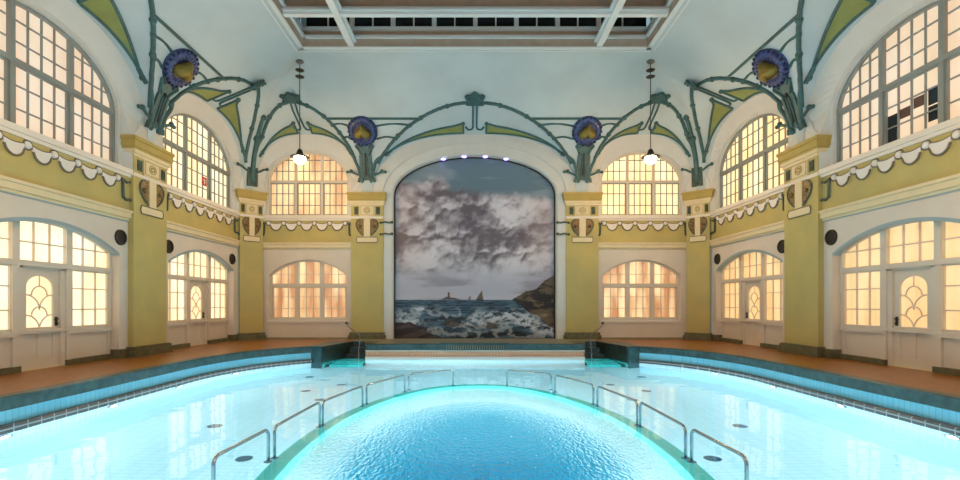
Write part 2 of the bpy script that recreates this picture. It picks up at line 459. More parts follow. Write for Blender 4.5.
# ------------------------------------------------------------------ side walls
HW = {'left': 1.98, 'right': 1.98}
wall = {}
for side, F in SIDES:
    w = MB(); yb = MB(); co = MB(); sl = MB(); sp = MB()
    for b in (10.6, 16.6):
        u0, u1 = b-3.0+PW, (b+3.0-PW if b < 16 else YP-CH+.05)
        wall_open(w, F, u0, u1, 0, 3.67, -0.15, -0.45, b, 1.98, 0, 2.76, 0.52, True)
        yb.box(F, u0, u1, -0.45, -0.11, 3.90, 4.86)
        # moulded cream cornice under the yellow band
        for (za, zb_, dd) in ((3.66, 3.72, -.11), (3.72, 3.86, -.05), (3.86, 3.93, -.01)): co.box(F, u0, u1, -0.45, dd, za, zb_)
        # white sill band
        for (za, zb_, dd) in ((4.82, 4.90, -.06), (4.90, 5.03, -.01)): sl.box(F, u0, u1, -0.45, dd, za, zb_)
        # splayed arch from the upper window out to the vault
        half = 2.1
        I = arch_line(half, 5.03, 6.47, 1.32)
        m = len(I)
        uL, uR = 2.85, (2.36 if b > 16 else 2.85)
        O = []
        for i, (u, z) in enumerate(I):
            hw = uL if u < 0 else uR
            if i < 3 or i >= m-3: O.append((u/abs(u)*(min(hw, 2.28)), 5.03 if i in (0, m-1) else (5.5 if i in (1, m-2) else Z0)))
            else:
                a = PI*(1-(i-2)/(m-5)); O.append((hw*math.copysign(abs(cos(a))**(2/PEXP), cos(a)), Z0+RISE*sin(a)**(2/PEXP)))
        mid = [(u*1.055, z+(0.09 if 2 < i < m-3 else 0)) for i, (u, z) in enumerate(I)]
        sp.loft([[F(b+u, -0.42, z) for u, z in I], [F(b+u, -0.25, z) for u, z in I], [F(b+u, -0.25, z) for u, z in mid], [F(b+u, 0.0, z) for u, z in O]])
    # plain length of wall beyond the bays
    w.add([F(YBACK, -.06, 0), F(7.6+PW, -.06, 0), F(7.6+PW, -.06, 8.6), F(YBACK, -.06, 8.6)], [[0, 1, 2, 3]])
    root = w.build('wall_%s' % side, M['plaster'])
    tag(root, 'long %s hand wall of white arched panels under an ochre frieze' % side, 'wall', kind='structure')
    yb.build('frieze_band', M['yellow'], root); co.build('cornice', M['cream'], root); sl.build('sill_band', M['white'], root)
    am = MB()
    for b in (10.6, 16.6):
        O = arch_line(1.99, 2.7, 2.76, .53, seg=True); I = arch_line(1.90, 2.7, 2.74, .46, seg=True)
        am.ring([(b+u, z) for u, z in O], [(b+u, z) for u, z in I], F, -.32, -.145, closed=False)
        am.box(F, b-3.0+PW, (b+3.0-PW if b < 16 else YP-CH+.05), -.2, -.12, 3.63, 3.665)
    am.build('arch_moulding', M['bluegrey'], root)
    sp.build('arch_reveal', M['arch'], root, smooth=False)
    # joinery of each bay
    for b in (10.6, 16.6):
        flip = 1
        place = 'near the poolside camera end' if b < 12 else 'next to the corner pier'
        r = new_win(F, b, 0.8, 'arched lower window screen with %s panes around the %s door on the %s wall' % ('cream' if side == 'left' else 'golden', BAYNAME[b], side))
        lights = [(-1.92, -0.70, 3, 0, 3, (2, .46)), (-0.62, 0.62, 3, 0, 3, (2, .46)), (0.70, 1.92, 3, 0, 3, (2, .46))]
        arched_lights(r, F, b, 1.98, 0.80, 2.76, 0.52, True, lights, 2.30, -0.42, G_low_l if side == 'left' else G_low_r, M['joinery'], M['joinery'], mull=.16, tz=.12, sillbox=False, skip=lambda u: abs(u) < .3)
        pn = MB()
        for s in (-1, 1):
            a, c = sorted((s*.62, s*1.97))
            pn.box(lambda u, d, z: F(b+u, d, z), a, c, -.46, -.40, 0.12, .74)
            pn.box(lambda u, d, z: F(b+u, d, z), a, c, -.46, -.32, .74, .82)
            pn.box(lambda u, d, z: F(b+u, d, z), a, a+.09, -.46, -.37, 0.0, .74); pn.box(lambda u, d, z: F(b+u, d, z), c-.09, c, -.46, -.37, 0.0, .74)
            pn.box(lambda u, d, z: F(b+u, d, z), s*.66-.07, s*.66+.07, -.5, -.34, 0, 2.3)
        pn.build('wainscot_panel', M['joinery'], r)
        door(F, b, flip, 'white door with fan tracery glass and black handle, %s along the %s wall' % (BAYNAME[b], side), G_door if side == 'left' else G_low_r)
        r = new_win(F, b, 5.03, UPW[(side, b)])
        lights = [(-2.05, -0.78, 4, 0, 3, (4, .44)), (-0.68, 0.68, 4, 0, 3, (4, .44)), (0.78, 2.05, 4, 0, 3, (4, .44))]
        g = {('left', 10.6): G_up_l1, ('left', 16.6): G_up_l2, ('right', 10.6): G_up_r, ('right', 16.6): G_up_e2}[(side, b)]
        if (side, b) == ('right', 10.6):
            for u0, u1, za, zb in ((.36, .62, 5.08, 5.50), (.36, .62, 5.53, 5.80), (-.62, -.37, 5.30, 5.62), (-.62, -.37, 5.65, 6.0)):
                dk = MB(); dk.box(F, b+u0, b+u1, -.428, -.422, za, zb); dk.build('dark_pane', M['skyglass'], r)
            for u0, u1, za, zb in ((.03, .31, 5.62, 5.84), (-.31, -.03, 5.72, 5.95)):
                dk = MB(); dk.box(F, b+u0, b+u1, -.428, -.422, za, zb); dk.build('brown_pane', M['brownpane'], r)
        arched_lights(r, F, b, 2.1, 5.03, 6.47, 1.32, False, lights, 6.47, -0.42, g, M['barblue'], M['barblue'], mull=.11, tz=.11, sillbox=False)

# ------------------------------------------------------------------ end wall
w = MB(); yb = MB(); co = MB(); sl = MB(); sp = MB()
for s in (-1, 1):
    uc = s*EW
    ua, ub = sorted((s*(EP+EPW), s*(XP-CH+.08)))
    wall_open(w, FE, ua, ub, 0, 3.67, -0.15, -0.45, uc-s*0.03, 1.60, .70, 2.62, 0.62, True)
    yb.box(FE, ua, ub, -.45, -.11, 3.90, 4.86)
    for (za, zb_, dd) in ((3.66, 3.72, -.11), (3.72, 3.86, -.05), (3.86, 3.93, -.01)): co.box(FE, ua, ub, -.45, dd, za, zb_)
    for (za, zb_, dd) in ((4.82, 4.90, -.06), (4.90, 5.03, -.01)): sl.box(FE, ua, ub, -.45, dd, za, zb_)
    half = 1.66
    I = arch_line(half, 5.03, 6.47, 1.22); m = len(I); O = []
    for i, (u, z) in enumerate(I):
        out = (u > 0) == (s > 0)                       # toward the corner
        hw = 2.02 if out else 2.25
        if i < 3 or i >= m-3: O.append((u/abs(u)*min(hw, 1.84), 5.03 if i in (0, m-1) else (5.5 if i in (1, m-2) else Z0)))
        else:
            a = PI*(1-(i-2)/(m-5)); O.append((hw*math.copysign(abs(cos(a))**(2/PEXP), cos(a)), Z0+RISE*sin(a)**(2/PEXP)))
    mid = [(u*1.06, z+(0.09 if 2 < i < m-3 else 0)) for i, (u, z) in enumerate(I)]
    sp.loft([[FE(uc+u, -0.42, z) for u, z in I], [FE(uc+u, -0.25, z) for u, z in I], [FE(uc+u, -0.25, z) for u, z in mid], [FE(uc+u, 0.0, z) for u, z in O]])
# mural niche: reveal, archivolt and the splay to the vault
MH, MS, MR = 3.33, 5.9, 1.60
I = arch_line(MH, 0, MS, MR); m = len(I)
O = arch_line(3.72, 0, MS, 2.04)
O2 = []
for i, (u, z) in enumerate(I):
    if i < 3 or i >= m-3: O2.append((u/abs(u)*3.72, z))
    else:
        a = PI*(1-(i-2)/(m-5)); O2.append((4.12*math.copysign(abs(cos(a))**(2/PEXP), cos(a)), Z0+RISE*sin(a)**(2/PEXP)))
sp.loft([[FE(u, -0.42, z) for u, z in I], [FE(u, -0.10, z) for u, z in I], [FE(u*1.02, -0.06, z+.02*(2 < i < m-3)) for i, (u, z) in enumerate(I)], [FE(u, -0.06, z) for u, z in O], [FE(u, 0.0, z) for u, z in O], [FE(u, 0.0, z) for u, z in O2]])
root = w.build('wall_end', M['plaster'])
tag(root, 'short end wall of white panels flanking the tall painted niche', 'wall', kind='structure')
yb.build('frieze_band', M['yellow'], root); co.build('cornice', M['cream'], root); sl.build('sill_band', M['white'], root); sp.build('arch_reveal', M['arch'], root)
for s in (-1, 1):
    sd = 'left' if s < 0 else 'right'
    r = new_win(FE, s*EW, .7, 'arched lower window with amber panes %s of the sea painting' % sd)
    lights = [(-1.52, -0.56, 3, 0, 3, (2, .46)), (-.46, .46, 3, 0, 3, (2, .46)), (.56, 1.52, 3, 0, 3, (2, .46))]
    arched_lights(r, FE, s*(EW-.03), 1.60, .78, 2.62, .62, True, lights, 2.2, -.40, G_low_e, M['joinery'], M['joinery'], mull=.17, tz=.15)
    r = new_win(FE, s*EW, 5.03, 'arched upper window with %s panes %s of the sea painting' % ('amber and brown' if s < 0 else 'bright golden', sd))
    lights = [(-1.62, -.58, 4, 0, 3, (3, .45)), (-.50, .50, 4, 0, 3, (3, .45)), (.58, 1.62, 4, 0, 3, (3, .45))]
    arched_lights(r, FE, s*EW, 1.66, 5.03, 6.47, 1.22, False, lights, 6.47, -.42, G_up_e1 if s < 0 else G_up_e2, M['joinery'], M['barblue'], mull=.10, tz=.11, sillbox=False)

# ------------------------------------------------------------------ pilasters
TR = [0]
def cap_rows(mb, F, hw, dback, zt=5.92):
    pass
def pilaster(F, uc, hw, label, dback=-.45, base=True):
    TR[0] += 1
    r = empty('trim_%d' % TR[0], F(uc, 0, 0), label, 'pilaster', kind='structure')
    s = MB(); s.box(F, uc-hw, uc+hw, dback, 0, 0, 5.45); s.build('pilaster_shaft', M['yellow'], r)
    c = MB(); c.box(F, uc-hw-.03, uc+hw+.03, dback, .04, 5.42, 5.50); c.box(F, uc-hw-.07, uc+hw+.07, dback, .08, 5.50, 5.60)
    c.build('capital_neck', M['cream'], r)
    c = MB()
    for (za, zb_, e) in ((5.60, 5.66, .09), (5.66, 5.84, .12), (5.84, 5.93, .15)): c.box(F, uc-hw-e, uc+hw+e, dback, e, za, zb_)
    c.build('capital', M['yellow_cap'], r)
    n = MB(); q = [(-hw-.04, 5.5), (hw+.04, 5.5), (hw+.02, 5.98), (min(hw, .5), 6.2), (.26, 6.7), (-.26, 6.7), (-min(hw, .5), 6.2), (-hw-.02, 5.98)]
    n.prism([F(uc+u, -.3, z) for u, z in q], [F(uc+u, -.012, z) for u, z in q]); n.build('impost_block', M['arch'], r)
    n = MB(); n.box(F, uc-hw-.02, uc+hw+.02, dback, .02, 4.89, 4.98); n.build('string_course', M['white'], r)
    bm_ = MB(); bm_.box(F, uc-hw-.10, uc+hw+.10, dback, .10, 0, .17); bm_.box(F, uc-hw-.06, uc+hw+.06, dback, .06, .17, .28); bm_.build('plinth', M['basestone'], r)
    return r
PIL = []
for side, F in SIDES:
    pilaster(F, 7.6, PW, 'ochre pilaster before the first bay of the %s wall' % side)
    pilaster(F, 13.60, PW, 'ochre pilaster with heart emblem between the two doors of the %s wall' % side)
for s, sd in ((-1, 'left'), (1, 'right')): pilaster(FE, s*EP, EPW, 'ochre pilaster directly %s of the sea painting' % sd)
for FC, sd in ((FCL, 'left'), (FCR, 'right')): pilaster(FC, 0, CH*S2+.02, 'slanting ochre corner pier at the %s end of the end wall' % sd, dback=-.25)
# low stone skirting between
for side, F in SIDES:
    k = MB()
    for b in (10.6, 16.6):
        for a, c in ((b-3.0+PW, b-1.965), (b+1.965, (b+3.0-PW) if b < 16 else YP-CH+.05)): k.box(F, a, c, -.46, -.06, 0, .24)
        for a, c in ((b-1.96, b-.58), (b+.58, b+1.96)): k.box(F, a, c, -.46, -.305, 0, .13)
    tag(k.build('baseboard_%s' % side, M['basestone']), 'dark green stone skirting along the %s wall' % side, 'skirting', kind='structure')
k = MB()
for s in (-1, 1):
    a, c = sorted((s*(EP+EPW), s*(XP-CH+.08))); k.box(FE, a, c, -.3, -.12, 0, .07)
tag(k.build('baseboard_end', M['palestone']), 'thin stone skirting along the end wall', 'skirting', kind='structure')

# ------------------------------------------------------------------ emblems on the pilasters
def emblem(F, uc, sc, label, dd=0.0):
    r = empty('pilaster_emblem', F(uc, dd, 4.0), label, 'emblem', 'heart emblems on the pilasters')
    G = lambda u, d, z: F(uc+u*sc, d+dd, z)
    p = MB(); p.box(G, -.36, .36, 0, .035, 4.985, 5.44); p.build('upper_panel', M['cream'], r)
    t = MB()
    ang = [i*PI/10 for i in range(21)]
    t.tube([G(.14*cos(a), .045, 5.22+.12*sin(a)) for a in ang[:-1]], .012, 5, closed=True)
    t.tube([G(x, .04, z) for x, z in ((-.31, 5.03), (-.31, 5.40), (.31, 5.40), (.31, 5.03))], .012, 5, closed=True)
    for i in range(8): t.ball(G(.07*cos(i*PI/4), .045, 5.22+.06*sin(i*PI/4)), .02, 6)
    t.build('relief_rosette', M['yellow_cap'], r)
    for s in (-1, 1):
        g = MB(); g.box(G, min(s*.42, s*.60), max(s*.42, s*.60), 0, .025, 5.06, 5.36)
        g.tube([G(s*(.51+.05*cos(a)), .03, 5.21+.10*sin(a)) for a in ang[:-1]], .02, 5, closed=True)
        g.build('side_leaf', M['tealdark'], r)
    c = MB(); c.box(G, -.15, .15, 0, .05, 4.15, 4.90); c.build('cross_bar', M['cream'], r)
    for s in (-1, 1):
        h = MB(); pts = [(.16, 4.88)]
        for i in range(9): pts.append((.16+.36*sin(PI*(.5+.5*i/8))*1.0 if False else .16+.36*cos(PI/2*(i/8))**.8, 4.80-.58*(i/8)))
        pts = [(.16, 4.88), (.30, 4.87), (.43, 4.82), (.51, 4.72), (.52, 4.62), (.48, 4.50), (.40, 4.38), (.28, 4.27), (.16, 4.20)]
        h.prism([G(s*u, 0, z) for u, z in pts], [G(s*u, .03, z) for u, z in pts]); ho = h.build('heart_half', M['mosaic'], r)
        e = MB(); e.tube([G(s*u, .03, z) for u, z in pts[1:]], .022, 6); e.build('heart_rim', M['tealdark'], ho)
        k = MB(); k.ball(G(s*.33, .03, 4.58), .075, 8); k.build('heart_berry', M['mosaic'], ho)
    cb = MB(); pts = [(-.50, 4.02), (-.46, 3.92), (.46, 3.92), (.50, 4.02), (.46, 4.14), (-.46, 4.14)]
    cb.prism([G(u, 0, z) for u, z in pts], [G(u, .03, z) for u, z in pts]); co_ = cb.build('cartouche', M['cream'], r)
    e = MB(); e.tube([G(u, .03, z) for u, z in pts], .016, 5, closed=True); e.build('cartouche_rim', M['swagline'], co_)
    return r
for side, F in SIDES: emblem(F, 13.62, .96, 'heart mosaic emblem on the pilaster between the two %s wall doors' % side)
for s, sd in ((-1, 'left'), (1, 'right')): emblem(FE, s*EP, .86, 'heart mosaic emblem on the pilaster just %s of the painting' % sd)
for FC, sd in ((FCL, 'left'), (FCR, 'right')): emblem(FC, 0, .66, 'heart mosaic emblem on the slanting corner pier, %s end of the hall' % sd)

# ------------------------------------------------------------------ swag friezes
def swags(F, ua, ub, n, label, dd=-.11):
    r = empty('swag_frieze', F((ua+ub)/2, dd, 4.4), label, 'frieze', 'plaster swag friezes under the upper windows')
    G = lambda u, d, z: F(u, dd+d, z)
    zt = 4.70; step = (ub-ua)/n
    for i in range(n):
        a = ua+i*step+.10; b = a+step-.20; N = 10
        low = [(a+(b-a)*k/N, zt-.09-.19*sin(PI*k/N)**.55) for k in range(N+1)]
        top = [(a+(b-a)*k/N, zt+.03-.035*sin(PI*k/N)) for k in range(N+1)]
        pts = low+top[::-1]
        s = MB(); s.prism([G(u, 0, z) for u, z in pts], [G(u, .035, z) for u, z in pts]); so = s.build('swag', M['swagwhite'], r)
        e = MB(); e.tube([G(u, .035, z) for u, z in low], .024, 6); e.tube([G(u, .035, z) for u, z in top], .012, 5); e.build('swag_outline', M['swagline'], so)
    for i in range(n+1):
        u = ua+i*step; c = MB()
        q = Vector(G(u, 1, zt))-Vector(G(u, 0, zt))
        c.lathe([(.001, .06), (.05, .055), (.075, .03), (.08, 0)], G(u, 0, zt+.02), q, 12); ro = c.build('rosette', M['swagwhite'], r)
        c = MB(); c.lathe([(.075, 0), (.11, .02), (.115, 0)], G(u, 0, zt+.02), q, 12); c.build('rosette_rim', M['swagline'], ro)
    for (u, s) in ((ua, -1), (ub, 1)):
        k = MB()
        k.tube([G(u+s*x, .03, z) for x, z in ((.10, 4.74), (.16, 4.66), (.17, 4.4), (.18, 4.25), (.28, 4.2), (.42, 4.23), (.50, 4.18))], .038, 6)
        k.tube([G(u+s*x, .03, z) for x, z in ((.17, 4.72), (.3, 4.66), (.42, 4.70))], .034, 6)
        k.ball(G(u+s*.49, .03, 4.2), .055, 7)
        k.build('scroll_bracket', M['tealdark'], r)
for side, F in SIDES:
    swags(F, 10.6-1.92, 10.6+1.86, 6, 'long white swag frieze on the %s wall above the first door' % side)
    swags(F, 16.6-1.98, 16.6+1.78, 6, 'white swag frieze on the %s wall above the second door' % side)
for s, sd in ((-1, 'left'), (1, 'right')):
    swags(FE, s*EW-1.56, s*EW+1.56, 5, 'white swag frieze under the upper window %s of the painting' % sd)
# scroll hooks beside the mural
for s, sd in ((-1, 'left'), (1, 'right')):
    for z, nm in ((4.72, 'upper'), (4.25, 'lower')):
        k = MB(); a = s*(EP-EPW)
        k.tube([FE(a+s*.1, .03, z), FE(a-s*.1, .04, z+.03), FE(a-s*.24, .03, z), FE(a-s*.36, .01, z+.03)], .032, 6)
        k.ball(FE(a-s*.36, .02, z+.02), .06, 7); k.ball(FE(a+s*.1, .03, z), .05, 7)
        tag(k.build('scroll_hook', M['tealdark']), '%s dark green scroll hook on the %s edge of the mural niche' % (nm, sd), 'ornament', 'scroll hooks beside the painting')

# ------------------------------------------------------------------ round black vents
def vent(F, u, z, label):
    c = Vector(F(u, -.15, z)); q = Vector(F(u, 1, z))-Vector(F(u, 0, z))
    r = empty('wall_speaker', c, label, 'speaker', 'round black wall openings')
    m_ = MB(); m_.lathe([(.15, 0), (.15, .035), (.185, .05), (.205, .03), (.21, 0)], c, q, 28); m_.build('ring', M['black'], r, smooth=True)
    m_ = MB(); m_.lathe([(.001, .012), (.10, .018), (.155, .01)], c, q, 28); m_.build('grille', M['black'], r, smooth=True)
for side, F in SIDES:
    vent(F, 12.62, 3.18, 'round black opening on the %s wall right above the first door arch' % side)
    vent(F, 14.62, 3.18, 'round black opening half behind the pilaster of the %s wall' % side)
    vent(F, 18.48, 3.16, 'round black opening next to the corner pier on the %s wall' % side)

# ------------------------------------------------------------------ the sea painting
def fbm(X, Y, seed, octv=5, gain=.5):
    rng = np.random.RandomState(seed); out = np.zeros_like(X); amp = 1; tot = 0
    for o_ in range(octv):
        g = rng.rand(256, 256); f = 2**o_
        x, y = X*f+17.3*o_, Y*f+9.1*o_
        xi, yi = np.floor(x).astype(int), np.floor(y).astype(int); fx, fy = x-xi, y-yi
        fx, fy = fx*fx*(3-2*fx), fy*fy*(3-2*fy)
        a = g[xi % 256, yi % 256]; b = g[(xi+1) % 256, yi % 256]; c = g[xi % 256, (yi+1) % 256]; d = g[(xi+1) % 256, (yi+1) % 256]
        out += amp*((a*(1-fx)+b*fx)*(1-fy)+(c*(1-fx)+d*fx)*fy); tot += amp; amp *= gain
    return out/tot
NXM, NZM = 330, 370
us = np.linspace(-3.40, 3.40, NXM); zs = np.linspace(0.0, 7.56, NZM)
U, Z = np.meshgrid(us, zs)
def sm(a, b, x): t = np.clip((x-a)/(b-a), 0, 1); return t*t*(3-2*t)
def mixc(c, k, col): return c*(1-k[..., None])+np.array(lin(col))[None, None, :]*k[..., None]
HZ = 1.60
wx = U+.5*(fbm(U*1.1, Z*1.1, 3)-.5); wz = Z+.5*(fbm(U*1.1, Z*1.1, 4)-.5)
def billow(sc, seed): return 1-np.abs(2*fbm(wx*sc, wz*sc*1.15, seed, 5, .55)-1)
def dome(sc, seed):
    rng = np.random.RandomState(seed); x = wx*sc+50; z = wz*sc*1.1+50; xi, zi = np.floor(x).astype(int), np.floor(z).astype(int); best = np.zeros_like(U)
    ox = rng.rand(128, 128); oz = rng.rand(128, 128); rr_ = .55+.5*rng.rand(128, 128)
    for dx in (-1, 0, 1):
        for dz in (-1, 0, 1):
            a, b = (xi+dx) % 128, (zi+dz) % 128; d2 = (x-(xi+dx+ox[a, b]))**2+(z-(zi+dz+oz[a, b]))**2
            best = np.maximum(best, np.sqrt(np.maximum(0, rr_[a, b]**2-d2)))
    return best
hgt_ = dome(.6, 11)*1.0+dome(1.5, 12)*.5+dome(3.4, 13)*.22
for _ in range(8): hgt_[1:-1, 1:-1] = (hgt_[1:-1, 1:-1]*2+hgt_[:-2, 1:-1]+hgt_[2:, 1:-1]+hgt_[1:-1, :-2]+hgt_[1:-1, 2:])/6
gz, gx = np.gradient(hgt_, zs[1]-zs[0], us[1]-us[0])
lit = np.clip(.5+.22*(gz*.85-gx*.5), 0, 1)
puff = np.clip(hgt_/2.0, 0, 1)
big = fbm(wx*.55, wz*.75, 21, 4)
col = np.zeros(U.shape+(3,)); col[:] = lin((108, 128, 138))
col = mixc(col, sm(7.0, 7.6, Z)*.6, (84, 98, 108))
stre = fbm(U*.6, Z*2.4, 31, 4); col = mixc(col, sm(.45, .7, stre)*.45, (168, 176, 182))
topz = 6.15+.35*np.abs(U)*.3+.8*(fbm(U*.7, Z*.0+2, 41, 3)-.5)*2
cm = sm(0, .5, topz-Z+1.0*(puff-.6))
cl = np.zeros_like(col); cl[:] = lin((112, 98, 104))
vv_ = lit*.48+puff*.34+big*.80-.31+.62*(fbm(wx*2.6, wz*2.8, 23, 5, .62)-.5)
light = sm(.22, .62, vv_)
cl = mixc(cl, light, (205, 190, 194)); cl = mixc(cl, sm(.46, .74, vv_), (238, 226, 226)); cl = mixc(cl, sm(.40, .15, lit)*.30, (96, 84, 92))
sh = sm(.50, .75, fbm(wx*.8, wz*1.0, 51, 5)); cl = mixc(cl, sh*.38, (92, 80, 88))
warm = sm(1.5, 3.4, np.abs(U))*sm(1.5, 3, Z); cl = mixc(cl, warm*.28, (196, 150, 130))
col = col*(1-cm[..., None])+cl*cm[..., None]
low = sm(3.5, 2.1, Z); lo = np.zeros_like(col); lo[:] = lin((196, 190, 200))
lo = mixc(lo, sm(.45, .68, fbm(U*.5+.3*Z, Z*2.6, 61, 5))*.75, (146, 136, 150)); lo = mixc(lo, sm(2.0, 1.6, Z)*.5, (214, 206, 214))
col = col*(1-low[..., None])+lo*low[..., None]
sea = np.zeros_like(col); sea[:] = lin((38, 66, 86))
pers = np.clip((HZ-Z)/HZ, 0.02, 1)
wv = fbm(U*1.2/(.25+pers), Z*6/(.25+pers), 71, 5)
sea = mixc(sea, sm(.48, .68, wv), (84, 116, 138)); sea = mixc(sea, sm(.52, .30, wv), (16, 32, 48))
ridge = 1-np.abs(2*fbm(U*1.5+.4*Z, Z*2.6, 81, 5, .6)-1)
fo = sm(.80, .95, ridge)*sm(HZ-.15, HZ-.6, Z)
band = np.exp(-((Z-(.80+.12*np.sin(U*1.3)))/.20)**2)*sm(-1.0, .2, U)*sm(2.6, 1.4, U)
band2 = np.exp(-((Z-(.95-.32*(U-1.2)))/.22)**2)*sm(.9, 1.8, U)
band3 = np.exp(-((Z-1.22)/.09)**2)*sm(-2.7, -2.3, U)*sm(-1.6, -2.1, U)
band4 = np.exp(-((Z-.75)/.25)**2)*np.exp(-((U+2.65)/.5)**2)
fo = np.clip(fo*.5+(band+band2+band3+band4)*sm(.46, .60, fbm(U*4.5, Z*7, 91, 5, .65))*1.15, 0, 1)
sea = mixc(sea, fo, (214, 220, 228))
seam = sm(HZ+.02, HZ-.02, Z); col = col*(1-seam[..., None])+sea*seam[..., None]
def inpoly(P):
    ins = np.zeros(U.shape, bool); n = len(P)
    for i in range(n):
        (x1, y1), (x2, y2) = P[i], P[(i+1) % n]
        c = ((y1 > Z) != (y2 > Z)) & (U < (x2-x1)*(Z-y1)/((y2-y1) if abs(y2-y1) > 1e-9 else 1e-9)+x1); ins ^= c
    return ins.astype(float)
jag = .18*(fbm(U*3, Z*3, 101, 4)-.5)
Us, Zs = U, Z; U = U+jag; Z = Z+jag*.8
rock = inpoly([(1.55, 1.62), (1.8, 1.75), (2.1, 1.95), (2.6, 2.1), (2.9, 2.4), (3.5, 2.75), (3.6, .3), (3.1, .45), (2.7, .85), (2.3, 1.05), (2.0, 1.35)])
wave = inpoly([(-3.6, .72), (-2.9, .68), (-2.3, .5), (-1.8, .22), (-1.3, -.1), (-3.6, -.1)])
stone = np.clip(inpoly([(-1.3, .62), (-1.1, .82), (-.85, .78), (-.6, .55), (-.95, .45)])+inpoly([(.42, .45), (.6, .68), (.85, .62), (.95, .40), (.6, .34)]), 0, 1)
U, Z = Us, Zs
rk = np.zeros_like(col); rk[:] = lin((106, 86, 66)); cre = fbm(U*1.0-Z*1.6, U*.8+Z*3.2, 111, 5, .6)
rk = mixc(rk, sm(.5, .38, cre), (28, 24, 24)); rk = mixc(rk, sm(.55, .7, cre), (150, 124, 92))
col = col*(1-rock[..., None])+rk*rock[..., None]; col = mixc(col, stone*.85, (78, 68, 62))
wk = np.zeros_like(col); wk[:] = lin((52, 42, 48)); wk = mixc(wk, sm(.5, .65, fbm(U*1.2+Z, Z*5-U*1.2, 121, 4)), (88, 76, 78))
col = col*(1-wave[..., None])+wk*wave[..., None]
for P, c in (([(-1.45, 1.60), (-1.25, 1.68), (-.8, 1.68), (-.55, 1.60)], (92, 76, 80)), ([(-1.22, 1.66), (-1.22, 1.74), (-1.0, 1.74), (-1.0, 1.66)], (110, 80, 76)), ([(-1.13, 1.66), (-1.11, 1.92), (-1.04, 1.92), (-1.02, 1.66)], (112, 70, 66)),
             ([(-.30, 1.60), (-.18, 1.80), (-.16, 1.60)], (136, 112, 104)), ([(.06, 1.62), (.30, 2.0), (.36, 1.62)], (104, 84, 76)), ([(.10, 1.56), (.06, 1.63), (.36, 1.63), (.32, 1.56)], (50, 40, 40))):
    col = mixc(col, inpoly(P), c)
col = np.clip(col*np.array([.90, .97, 1.06])[None, None, :], 0, 1)
top = top_fn(MH, MS, MR, False)
mm = MB(); V = []; idx = {}
Zc = np.minimum(Z, np.array([[top(u)+0.0 for u in us]])+.03)
V = [FE(float(Us[j, i]), -0.405, float(Zc[j, i])) for j in range(NZM) for i in range(NXM)]
fs = []
for j in range(NZM-1):
    for i in range(NXM-1):
        if zs[j] < top(us[i])+.03 or zs[j] < top(us[i+1])+.03: fs.append([j*NXM+i, j*NXM+i+1, (j+1)*NXM+i+1, (j+1)*NXM+i])
mm.add(V, fs)
mp = bpy.data.materials.new('sea_painting'); mp.use_nodes = True
at = mp.node_tree.nodes.new('ShaderNodeAttribute'); at.attribute_name = 'Paint'
mp.node_tree.links.new(at.outputs['Color'], mp.node_tree.nodes['Principled BSDF'].inputs['Base Color'])
mp.node_tree.nodes['Principled BSDF'].inputs['Roughness'].default_value = 0.6
r = empty('wall_painting', FE(0, -.40, 0), 'huge arched seascape painting of clouds, ships, waves and a rocky shore', 'painting')
mo = mm.build('painted_canvas', mp, r)
ca = mo.data.color_attributes.new('Paint', 'FLOAT_COLOR', 'POINT')
ca.data.foreach_set('color', np.concatenate([col.reshape(-1, 3), np.ones((NXM*NZM, 1))], 1).astype(np.float32).ravel())
e = MB(); Oe = arch_line(MH+.01, 0, MS, MR+.01); Ie = arch_line(MH-.055, .03, MS, MR-.055)
e.ring(Oe, Ie, FE, -.40, -.37); e.build('black_edge', M['mural_edge'], r)
for i, (px, zz) in enumerate(((-1.28, 7.34), (-.43, 7.44), (.43, 7.44), (1.28, 7.34))):
    c = FE(px, -.18, zz+.03)
    r = empty('spotlight', c, ('first', 'second', 'third', 'fourth')[i]+' violet spotlight from the left under the painting arch', 'spotlight', 'violet spots over the painting')
    k = MB(); k.lathe([(.001, .06), (.07, .06), (.09, 0), (.085, -.02)], c, n=14); k.build('housing', M['signwhite'], r)
    k = MB(); k.lathe([(.001, -.06), (.07, -.05), (.11, -.02), (.09, .0)], c, n=14); k.build('lens', M['violet'], r)

# ------------------------------------------------------------------ vault ornaments
def smooth_path(P, n=40):
    P = [Vector(p) for p in P]; out = []
    for i in range(len(P)-1):
        p0, p1, p2, p3 = P[max(0, i-1)], P[i], P[i+1], P[min(len(P)-1, i+2)]
        m = max(2, n//(len(P)-1))
        for k in range(m):
            t = k/m
            out.append(.5*((2*p1)+(p2-p0)*t+(2*p0-5*p1+4*p2-p3)*t*t+(3*p1-p0-3*p2+p3)*t**3))
    return out+[P[-1]]
def hug(xy, off=.02):
    return [on_vault(x, y, off) for x, y in xy]
def knob(mb, p, r=.075): mb.ball(tuple(p), r, 7)

def garland(L, F, u_lo, u_hi, lo_start, hi_start, label):
    """arched teal garland along the groin, with its crest, stem and two olive fins"""
    Lf = L
    us_ = [u_lo+(u_hi-u_lo)*i/90 for i in range(91)]
    g = groin(Lf, F, us_)
    uc = (u_lo+u_hi)/2
    x0, y0, _ = F(uc, 0, 0)
    rr = empty('vault_garland', F(uc, 0, Z0+RISE), label, 'garland', 'arched garlands on the vault')
    pts = [on_vault(p[2][0], p[2][1], .02) for p in g if p[1] > 0.03]
    gb = MB(); gb.tube(pts, .062, 7)
    for f in (.12, .24, .5-.13, .5+.13, .76, .88): knob(gb, pts[int(f*(len(pts)-1))], .095)
    gb.build('garland_rope', M['teal'], rr, smooth=True)
    return rr, g

